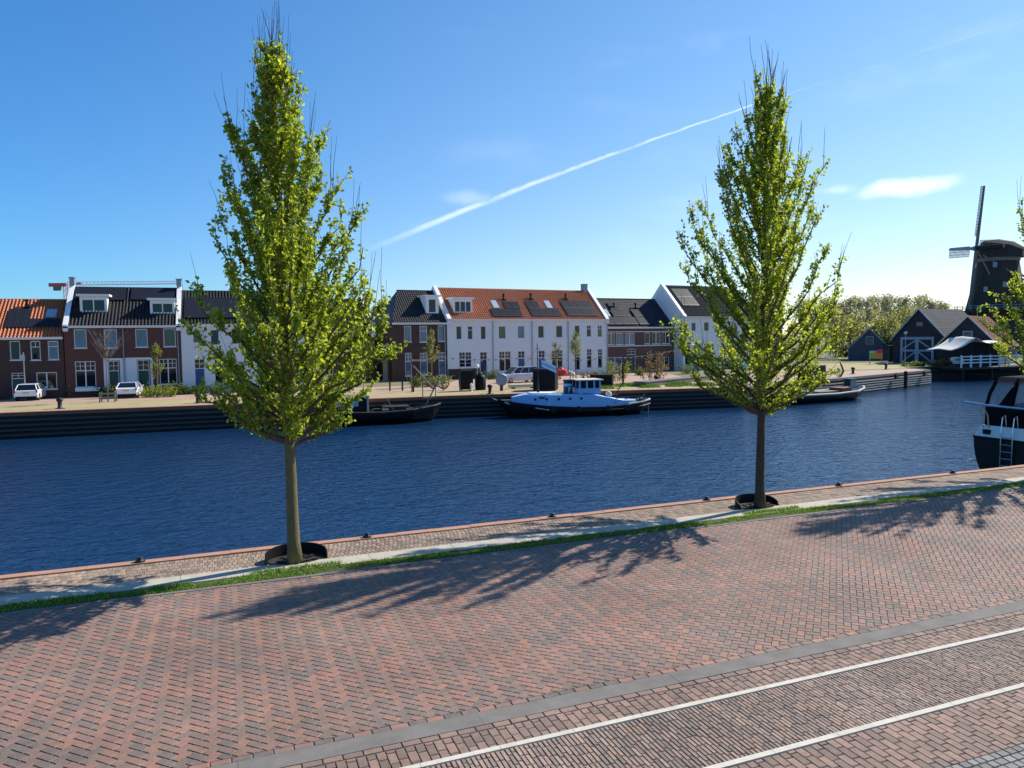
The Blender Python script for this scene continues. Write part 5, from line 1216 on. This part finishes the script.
# motor yacht at the right edge: moored along the quay, its stern towards us
YX, YC, HB = 30.9, 21.15, 1.8
T = thing('motor_yacht', 'dark hulled motor yacht with a black canvas cockpit, moored at the right edge', 'yacht', (YX, YC, WZ), 0)
zk, zb2, zr, ztp = 2.32, 2.85, 3.73, 4.96       # knuckle, white coaming top, rail, canopy top above the water
st = [(0.0, HB, zk, -.3, -.0), (1.2, 1.92, zk, -.5, -.0), (4, 2.0, zk+.02, -.6, 0), (8, 1.9, zk+.2, -.6, 0), (11, 1.2, zk+.5, -.3, .4), (13, .15, zk+.8, .3, .9)]
hull(st, 'hull_black', T, n=12); rubrail(st, 'black', T, r=.05)
mb = MB(); mb.tube([(-.02, -HB, zk), (-.02, HB, zk)], .05, 6); mb.build('stern_strake', 'black', T)
mb = MB(); mb.loft([[(x, -hb, zk+.02), (x+.12 if x < 1 else x, -hb+.22, zb2), (x+.12 if x < 1 else x, hb-.22, zb2), (x, hb, zk+.02)] for x, hb in ((.02, HB-.02), (1, 1.86), (4, 1.95), (8, 1.85), (11, 1.15))]); mb.build('aft_deck', 'white', T)
mb = MB(); mb.box(-.02, .1, HB-.72, HB-.42, zk+.16, zk+.36); mb.build('fairlead', 'black', T)
mb = MB(); mb.loft([[(x, -1.5, zb2+.003), (x, 1.5, zb2+.003), (x+.02, 1.5, zr), (x+.02, -1.5, zr)] for x in (.25, 4.4)]); mb.build('cockpit_side', 'canvas_black', T)
for y in (-1.46, -.35, .42, 1.46):
    mb = MB(); mb.tube([(.3, y, zr), (.42, y*.97, zr+.5), (.75, y*.9, ztp-.08)], .075, 7); mb.build('canopy_post', 'canvas_black', T)
for y in (-1.46, 1.46):
    for x in (2.0, 3.2, 4.4): mb = MB(); mb.tube([(x, y, zr), (x, y*.92, ztp-.06)], .07, 6); mb.build('canopy_post', 'canvas_black', T)
mb = MB(); mb.loft([[(.55, -1.45, ztp-.2), (.55, 1.45, ztp-.2), (4.6, 1.45, ztp-.16), (4.6, -1.45, ztp-.16)], [(.85, -1.25, ztp), (.85, 1.25, ztp), (4.5, 1.25, ztp+.05), (4.5, -1.25, ztp+.05)]]); mb.build('canopy_roof', 'canvas_black', T)
mb = MB(); mb.prism([(.36, -1.4, zr), (.36, 1.4, zr), (.68, 1.3, ztp-.2), (.68, -1.3, ztp-.2)], (.01, 0, 0)); mb.build('clear_panel', 'clear_vinyl', T)
for y in (-1.42, 1.42): mb = MB(); mb.box(.8, 4.4, y-.01, y+.01, zr, ztp-.2); mb.build('clear_panel', 'clear_vinyl', T)
mb = MB(); mb.prism([(.33, .95, zr), (.33, .3, zr), (.62, .28, ztp-.2), (.5, .55, zr+.75)], (.02, 0, 0)); mb.build('rolled_canvas', 'canvas_black', T)
mb = MB(); mb.tube([(-.25, HB+.3, zr+.1), (-.25, 1.0, zr+.03), (-.25, -HB, zr-.02)], .05, 8); mb.build('stern_rail', 'chrome', T)
for y in (1.45, 1.2): mb = MB(); mb.tube([(.1, y, zb2-.1), (.02, y, zb2+.45), (-.22, y+.08, zr+.02)], .03, 6); mb.build('stanchion', 'line_white', T)
mb = MB(); ly = .02
for y in (ly, ly+.5): mb.tube([(-.09, y, -.3), (-.09, y, zk+.3), (.0, y, zk+.95), (.16, y, zk+1.05), (.24, y, zk+.55)], .024, 7)
for k in range(8): z = zk-2.0+k*.3; mb.tube([(-.09, ly, z), (-.09, ly+.5, z)], .02, 6)
mb.build('boarding_ladder', 'chrome', T)
mb = MB(); mb.box(-.75, -.02, -HB+.25, HB-.1, .2, .36); mb.build('swim_platform', 'black', T)
mb = MB(); mb.loft([[(4.5, -1.6, zb2+.003), (9.5, -1.4, zb2+.003), (9.5, 1.4, zb2+.003), (4.5, 1.6, zb2+.003)], [(4.6, -1.4, ztp-.4), (8.7, -1.2, ztp-.5), (8.7, 1.2, ztp-.5), (4.6, 1.4, ztp-.4)]]); mb.build('saloon', 'white', T)

# ------------------------------------------------------------------ barns, cottage, tent, fence, windmill, crane
def barn(label, corner, ang, W_, ez, rz, L, wall, roof, verge, doorbig=False, name='timber_barn'):
    """gable end faces local -y; corner = left end of the gable; ridge runs along local +y"""
    T = thing(name, label, 'barn', (corner[0], corner[1], 0), ang); mb = MB()
    g_ = [(0, 0, 0), (W_, 0, 0), (W_, 0, ez), (W_/2, 0, rz), (0, 0, ez)]
    mb.prism(g_, (0, L, 0)); mb.build('wall', wall, T)
    ov, sl_ = .45, (rz-ez)/(W_/2); r = MB()
    for s in (0, 1):
        xs = (-ov, W_/2) if s == 0 else (W_+ov, W_/2); n = 14; vs = []
        for i in range(n+1):
            for e in (0, 1):
                f = (i+(e if i < n else 0)*.98)/n; x = xs[0]+(xs[1]-xs[0])*min(f, 1); z = ez-ov*sl_+(rz-ez+ov*sl_)*min(f, 1)+.06+.03*(1-e)
                vs += [(x, -.3, z), (x, L+.3, z)]
        r.add(vs, [(2*i, 2*i+1, 2*i+3, 2*i+2) for i in range(2*(n+1)-1)])
    r.build('roof', roof, T)
    v = MB()
    for x0, x1 in ((-ov, W_/2), (W_+ov, W_/2)):
        z0 = ez-ov*sl_; v.prism([(x0, -.36, z0-.15), (x0, -.36, z0+.15), (x1, -.36, rz+.17), (x1, -.36, rz-.13)], (0, .05, 0))
    v.build('verge_board', verge, T)
    if doorbig:
        dw, dh = W_*.62, ez*.98; x0 = W_*.16; d = MB(); d.box(x0, x0+dw, -.08, -.003, 0, dh); d.build('barn_door', 'barn_wood', T)
        f_ = MB(); t = .32
        f_.box(x0-.1, x0+t, -.14, -.083, 0, dh+.2); f_.box(x0+dw-t, x0+dw+.1, -.14, -.083, 0, dh+.2); f_.box(x0+t, x0+dw-t, -.14, -.083, dh-.25, dh+.2); f_.box(x0+dw/2-.3, x0+dw/2+.3, -.14, -.083, 0, dh-.252); f_.box(x0+t, x0+dw/2-.302, -.135, -.083, dh*.46, dh*.54); f_.box(x0+dw/2+.302, x0+dw-t, -.135, -.083, dh*.46, dh*.54)
        def brace(xa, za, xb, zb): f_.prism([(xa, -.128, za-.14), (xa, -.128, za+.14), (xb, -.128, zb+.14), (xb, -.128, zb-.14)], (0, .04, 0))
        xm0, xm1 = x0+dw/2-.3, x0+dw/2+.3
        brace(x0+t, dh*.56, xm0, dh*.9); brace(xm1, dh*.9, x0+dw-t, dh*.56); brace(x0+t, dh*.06, xm0, dh*.44); brace(xm1, dh*.44, x0+dw-t, dh*.06)
        f_.build('door_frame', 'frame_blue', T)
        w_ = MB(); w_.box(W_*.45, W_*.57, -.1, -.003, ez+1.9, ez+2.6); w_.build('loft_sign', 'wood_grey', T)
    else:
        for x in (W_*.42, ):
            w_ = MB(); w_.box(x, x+.14, -.1, -.003, ez+.6, ez+2.2); w_.box(x+1.2, x+1.34, -.1, -.003, ez+.6, ez+2.2); w_.box(x+.14, x+1.2, -.1, -.003, ez+.6, ez+.74); w_.box(x+.14, x+1.2, -.1, -.003, ez+1.35, ez+1.45); w_.box(x+.14, x+1.2, -.1, -.003, ez+2.06, ez+2.2); wf__ = w_.build('window', 'frame_blue', T)
            pn_ = MB(); pn_.box(x+.14, x+1.2, -.05, -.003, ez+.74, ez+2.06); pn_.build('pane', 'glass', wf__)
    return T
c = ground(893, 362.5)
barn('black timber barn with grey roof and large cross-braced grey blue doors', (c.x, c.y), radians(-78), 8.8, 4.3, 9.1, 14, 'barn_wood', 'tile_grey2', 'frame_blue', True)
r2 = 118; d = ray(937.5, 333); d = Vector((d.x, d.y, 0)).normalized(); d = d/d.dot(Vector((sin(yaw), cos(yaw), 0)))
barn('dark timber barn with a red-brown roof behind the pale tent', ((d*r2).x, (d*r2).y), radians(-65), 8.4, 3.1, 7.6, 14, 'barn_wood', 'tile_brown', 'line_white')
d = ray(849, 333); d = Vector((d.x, d.y, 0)).normalized(); d = d/d.dot(Vector((sin(yaw), cos(yaw), 0))); q = d*142
barn('small dark blue timber cottage between the round trees, far off', (q.x, q.y), radians(-45), 7, 2.4, 6.0, 8, 'barn_wood2', 'tile_grey', 'frame_blue', name='timber_cottage')['category'] = 'cottage'
# low sheds and stacked timber left of the barn
q = ground(838, 357); crate(838, 866, 357, 2.6, 3, 'low dark timber shed with a pale roof edge beyond the jetty', 'wood_dark', name='garden_shed', cat='shed')
crate(896-7, 893, 362, 2.9, 2.5, 'narrow dark shed left of the black barn', 'wood_dark', name='garden_shed', cat='shed')
# colourful notice board
p = ground(873, 364); T = thing('notice_board', 'large orange and green printed board on two posts beyond the jetty', 'notice board', (p.x, p.y, .02), radians(-50))
k = (p-CC).dot(Vector((sin(yaw), cos(yaw), 0)))/FPX
mb = MB(); mb.box(-.35*k*10, .85*k*10, -.05, .05, 5*k, 13*k); mb.build('panel', 'green_print', T)
mb = MB(); mb.prism([(-.0*k, -.06, 6*k), (8*k, -.06, 5.4*k), (8.2*k, -.06, 12.6*k), (2*k, -.06, 12.6*k)], (0, .008, 0)); mb.build('orange_field', 'orange', T)
mb = MB(); mb.prism([(3.4*k, -.075, 11*k), (8.4*k, -.075, 10.6*k), (8.4*k, -.075, 15*k), (3.4*k, -.075, 14*k)], (0, .012, 0)); mb.build('magenta_field', 'pink_print', T)
mb = MB(); mb.box(-3.4*k, 1.5*k, -.06, -.052, 11.2*k, 12.9*k); mb.build('pale_field', 'clear', T)
for x in (-3, 8): mb = MB(); mb.box(x*k-.06, x*k+.06, .052, .16, 0, 13*k); mb.build('post', 'frame_blue', T)
# stretch tent over the terrace
r3 = 111; d = ray(962, 333); d = Vector((d.x, d.y, 0)).normalized(); d = d/d.dot(Vector((sin(yaw), cos(yaw), 0))); o3 = d*r3
T = thing('terrace_tent', 'pale stretch tent on poles over the terrace before the red-roofed barn', 'tent', (o3.x, o3.y, 0), -yaw-radians(0)); kk = r3/FPX
n, mm = 28, 8; mb = MB(); vs = []
def th(u, v):
    px = -24+u*68; pk = 7.6*math.exp(-(abs(px-1)/8)**1.4)+3.6*math.exp(-((px-26)/14)**2)+1.2*math.exp(-((px-42)/8)**2)
    z = (-16+ -0 + 16)*0+CAM_H+kk*(-13.5+pk*1.15+(1-abs(v-.5)*2)*1.5-3.6*max(0, (-px-8)/16)); return (px*kk, (v-.5)*6.5, z)
for i in range(n+1):
    for j in range(mm+1): vs.append(th(i/n, j/mm))
mb.add(vs, [(i*(mm+1)+j, (i+1)*(mm+1)+j, (i+1)*(mm+1)+j+1, i*(mm+1)+j+1) for i in range(n) for j in range(mm)])
o = mb.build('canvas', 'tent', T, smooth=True); md = o.modifiers.new('thickness', 'SOLIDIFY'); md.thickness = .04
for u in (.2, .37, .62, .85): q = th(u, .15); mb = MB(); mb.tube([(q[0], q[1], 0), (q[0], q[1], q[2]-.05)], .06, 6); mb.build('pole', 'wood_dark', T)
# white fence on the bridge, terrace hedge, trailer
def gxy(px, r): d = ray(px, 333); d = Vector((d.x, d.y, 0)).normalized(); d = d/d.dot(Vector((sin(yaw), cos(yaw), 0))); return d*r
a, b_ = gxy(962, 107), gxy(1046, 112); Lf = (b_-a).length
T = thing('white_fence', 'white post and rail fence on the bank before the tent', 'fence', (a.x, a.y, 0), atan2(b_.y-a.y, b_.x-a.x)); n = int(Lf/1.7)
z0 = CAM_H-(364-332.5)/FPX*107; h_ = 1.3
for i in range(n+1): mb = MB(); mb.box(i*Lf/n-.09, i*Lf/n+.09, -.09, .09, z0-.5, z0+h_); mb.build('post', 'white', T)
for k in range(3): mb = MB(); mb.box(0, Lf, -.06, -.0, z0+.12+k*.45, z0+.28+k*.45); mb.build('rail', 'white', T)
mb = MB(); mb.box(-1, Lf, -.6, 3.5, z0-.75, z0-.5); o = mb.build('deck_beam', 'wood_dark', T)
for i in range(0, n+1, 3): mb = MB(); mb.box(i*Lf/n-.12, i*Lf/n+.12, -.4, -.15, WZ-1, z0-.753); mb.build('pile', 'wood_dark', T)
p = gxy(957.5, 112); T = thing('catering_trailer', 'small white round-topped trailer under the tent', 'trailer', (p.x, p.y, .1), -yaw); T.scale = (.72, .72, .72); mb = MB(); mb.loft([[(x, -.7, z), (x, .7, z)] [0:2]+[(x, .7, z+.01), (x, -.7, z+.01)] for x, z in ((0, 0), (.01, 0))]) if 0 else None
sec = [(-1.0, .35), (-1.05, .9), (-.95, 1.5), (-.6, 1.75), (.3, 1.78), (.8, 1.6), (1.05, 1.2), (1.1, .7), (1.0, .35)]; mb = MB(); mb.prism([(x, -.7, z) for x, z in sec], (0, 1.4, 0)); mb.build('body', 'white', T)
mb = MB(); mb.box(-.7, .3, -.73, -.703, 1.0, 1.45); mb.build('hatch', 'frame_blue', T)
for s in (-1, 1): mb = MB(); mb.T = Matrix.Translation((0, s*.6, .28)) @ Matrix.Rotation(pi/2, 4, 'X'); mb.lathe([(.1, -.08), (.28, -.08), (.28, .08), (.1, .08)], 12); mb.build('wheel', 'tyre', T)
shrub('low reddish brown hedge before the dark barns, left of the trailer', (gxy(943, 112).x, gxy(943, 112).y, .0), 2.6, .8, 1.1, 'leaf_red', 700, 301, ls=.3, name='hedge')
shrub('low green hedge along the bank edge before the barn doors', (gxy(915, 112).x, gxy(915, 112).y, .0), 3.2, .8, .7, 'leaf_shrub', 500, 302, ls=.3, name='hedge')
# picnic benches on the terrace
# windmill
hubp = gxy(975, 160); R_ = 160/FPX
def hz(py): return CAM_H+(332.6-py)*R_
mx_ = gxy(996, 163)
T = thing('windmill', 'tall thatched smock windmill with a dark cap, behind the barns', 'windmill', (mx_.x, mx_.y, 0), 0)
zc = hz(258); rc = 17.2*R_; n = 8
mb = MB(); mb.lathe([(rc*1.9, 0), (rc*1.62, hz(310)), (rc*1.3, hz(285)), (rc*1.08, hz(262)), (rc*1.02, zc)], 8); mb.build('tower', 'thatch', T)
mb = MB(); mb.lathe([(rc*2.2, hz(312)), (rc*2.2, hz(310.5))], 16); mb.build('gallery', 'wood_dark', T)
mb = MB()
for k in range(24):
    a = 2*pi*k/24; x, y = rc*2.16*cos(a), rc*2.16*sin(a); mb.tube([(x, y, hz(310.5)), (x, y, hz(305.5))], .07, 4); b2 = 2*pi*(k+1)/24
    for z in (hz(305.7), hz(308)): mb.tube([(x, y, z), (rc*2.16*cos(b2), rc*2.16*sin(b2), z)], .06, 4)
mb.build('gallery_railing', 'frame_blue', T)
# cap: boat-shaped, pointing along the axle
nx = (hubp-mx_); nx.z = 0; vd = Vector((mx_.x, mx_.y, 0)).normalized(); axd = (Vector((-vd.y, vd.x, 0))*.95+vd*.30).normalized(); pe = Vector((-axd.y, axd.x, 0))
mb = MB(); secs = []
for f, w_, h_ in ((-1.35, .45, .45), (-.8, .95, .8), (0, 1.12, 1.0), (.7, .85, .98), (1.15, .35, .62)):
    c = axd*f*rc*1.0; s = []
    for k in range(9):
        a = pi*k/8; s.append(c+pe*cos(a)*w_*rc+Vector((0, 0, zc+.0+(sin(a)**.8)*h_*(hz(238.5)-zc))))
    secs.append(s)
mb.loft(secs); mb.build('cap', 'thatch', T)
mb = MB(); mb.lathe([(rc*1.06, zc-.75), (rc*1.1, zc-.7), (rc*1.1, zc), (rc*1.06, zc+.05)], 24); mb.build('cap_ring', 'wood_grey', T)
# sails: two stocks through the hub
hub = Vector((hubp.x-mx_.x, hubp.y-mx_.y, hz(249)))
mb = MB(); mb.tube([hub+axd*.8, hub-axd*5], [.5, .45], 10); mb.build('axle', 'iron', T)
tipA = gxy(986, 160); up = Vector((0, 0, 1))
tilt = radians(5); upr = up*cos(radians(7))-axd*sin(radians(7))
for q, base in ((0, 0), (1, pi/2), (2, pi), (3, 3*pi/2)):
    a = base-tilt if True else 0
    dirv = upr*cos(a)+pe*(-sin(a)); side = upr*sin(a)+pe*cos(a); Ls = 60*R_*1.0
    if q % 2: Ls = 60*R_
    m_ = MB(); hb2 = hub+axd*(.5 if q % 2 else .15); m_.tube([hb2, hb2+dirv*Ls], [.36, .22], 6); s_o = m_.build('sail', 'frame_blue' if q % 2 else 'wood_grey', T)
    f_ = MB(); wd = 1.7
    for k in range(18):
        f = .2+.79*k/17; c = hb2+dirv*Ls*f; f_.tube([c-side*.3, c+side*wd], .06, 4)
    for s in (.6, 1.15, 1.7): f_.tube([hb2+dirv*Ls*.2+side*s, hb2+dirv*Ls*.99+side*s], .06, 4)
    f_.build('sail_lattice', 'wood_grey', s_o)
    cl_ = MB(); cl_.prism([hb2+dirv*Ls*.2-side*.5, hb2+dirv*Ls*.99-side*.35, hb2+dirv*Ls*.99, hb2+dirv*Ls*.2], axd*.06); cl_.build('lead_board', 'frame_blue', s_o)
mb = MB(); tb = -axd*rc*1.7; tl = tb*1.9+Vector((0, 0, hz(306)))
for s in (-1, 1): mb.tube([pe*s*rc*1.15+Vector((0, 0, zc+.6))+axd*rc*.4, tl], [.2, .2], 5)
mb.tube([hub+Vector((0, 0, -.4)), Vector((rc*1.3*axd.x*-.3, 0, hz(275)))+pe*rc*1.5*(1 if pe.dot(-F0) > 0 else -1)], .16, 5); mb.build('tail_pole', 'wood_grey', T)
for zz, a in ((hz(268), .2), (hz(288), -.2), (hz(292), .5)):
    rr = rc*(1.08+.5*(hz(262)-zz)/(hz(262)-hz(310)))*1.0; v = Vector((-sin(yaw+a+.5), -cos(yaw+a+.5), 0)); w_ = MB(); c = v*rr*.97; u = Vector((-v.y, v.x, 0)); w_.prism([c-u*.4+up*zz, c+u*.4+up*zz, c+u*.4+up*(zz+1.1), c-u*.4+up*(zz+1.1)], v*.12); w_.build('window', 'zinc', T)
# tower crane far behind the left houses
cz = CAM_H+(343.5-285)/FPX*300; pa, pb_ = gxy(52, 300), gxy(182, 300); po = gxy(69, 300)
T = thing('tower_crane', 'far red and white tower crane showing above the left roofs', 'crane', (po.x, po.y, 0), atan2(pb_.y-pa.y, pb_.x-pa.x))
La, Lb = -(po-pa).length, (pb_-po).length; mb = MB()
for y in (-.6, .6): mb.tube([(La*.2, y, cz), (Lb, y, cz)], .1, 4)
mb.tube([(0, 0, cz+1.3), (Lb, 0, cz+1.1)], .1, 4)
n = 30
for k in range(n): x0, x1 = Lb*k/n, Lb*(k+1)/n; mb.tube([(x0, -.6, cz), ((x0+x1)/2, 0, cz+1.2), (x1, -.6, cz)], .07, 4); mb.tube([(x0, .6, cz), ((x0+x1)/2, 0, cz+1.2), (x1, .6, cz)], .07, 4)
mb.build('jib', 'crane_pale', T)
mb = MB(); mb.box(La, 0, -.7, .7, cz-.5, cz+.9); mb.build('counter_jib', 'crane_red', T); mb = MB(); mb.box(La*.75, La*.35, -.6, .6, cz-2.1, cz-.503); mb.build('counterweight', 'concrete_grey', T)
mb = MB(); mb.box(3.5, 6, -.4, .4, cz+.3, cz+1); mb.build('trolley', 'crane_red', T)
mb = MB()
for x in (-.8, .8):
    for y in (-.8, .8): mb.box(x-.1, x+.1, y-.1, y+.1, 0, cz-.6)
for k in range(14): z = k*2; mb.tube([(-.8, -.8, z), (.8, -.8, z+2)], .06, 4); mb.tube([(.8, -.8, z), (.8, .8, z+2)], .06, 4)
mb.build('mast', 'crane_red', T)
# rows of low far houses closing the horizon left and right of the tree line
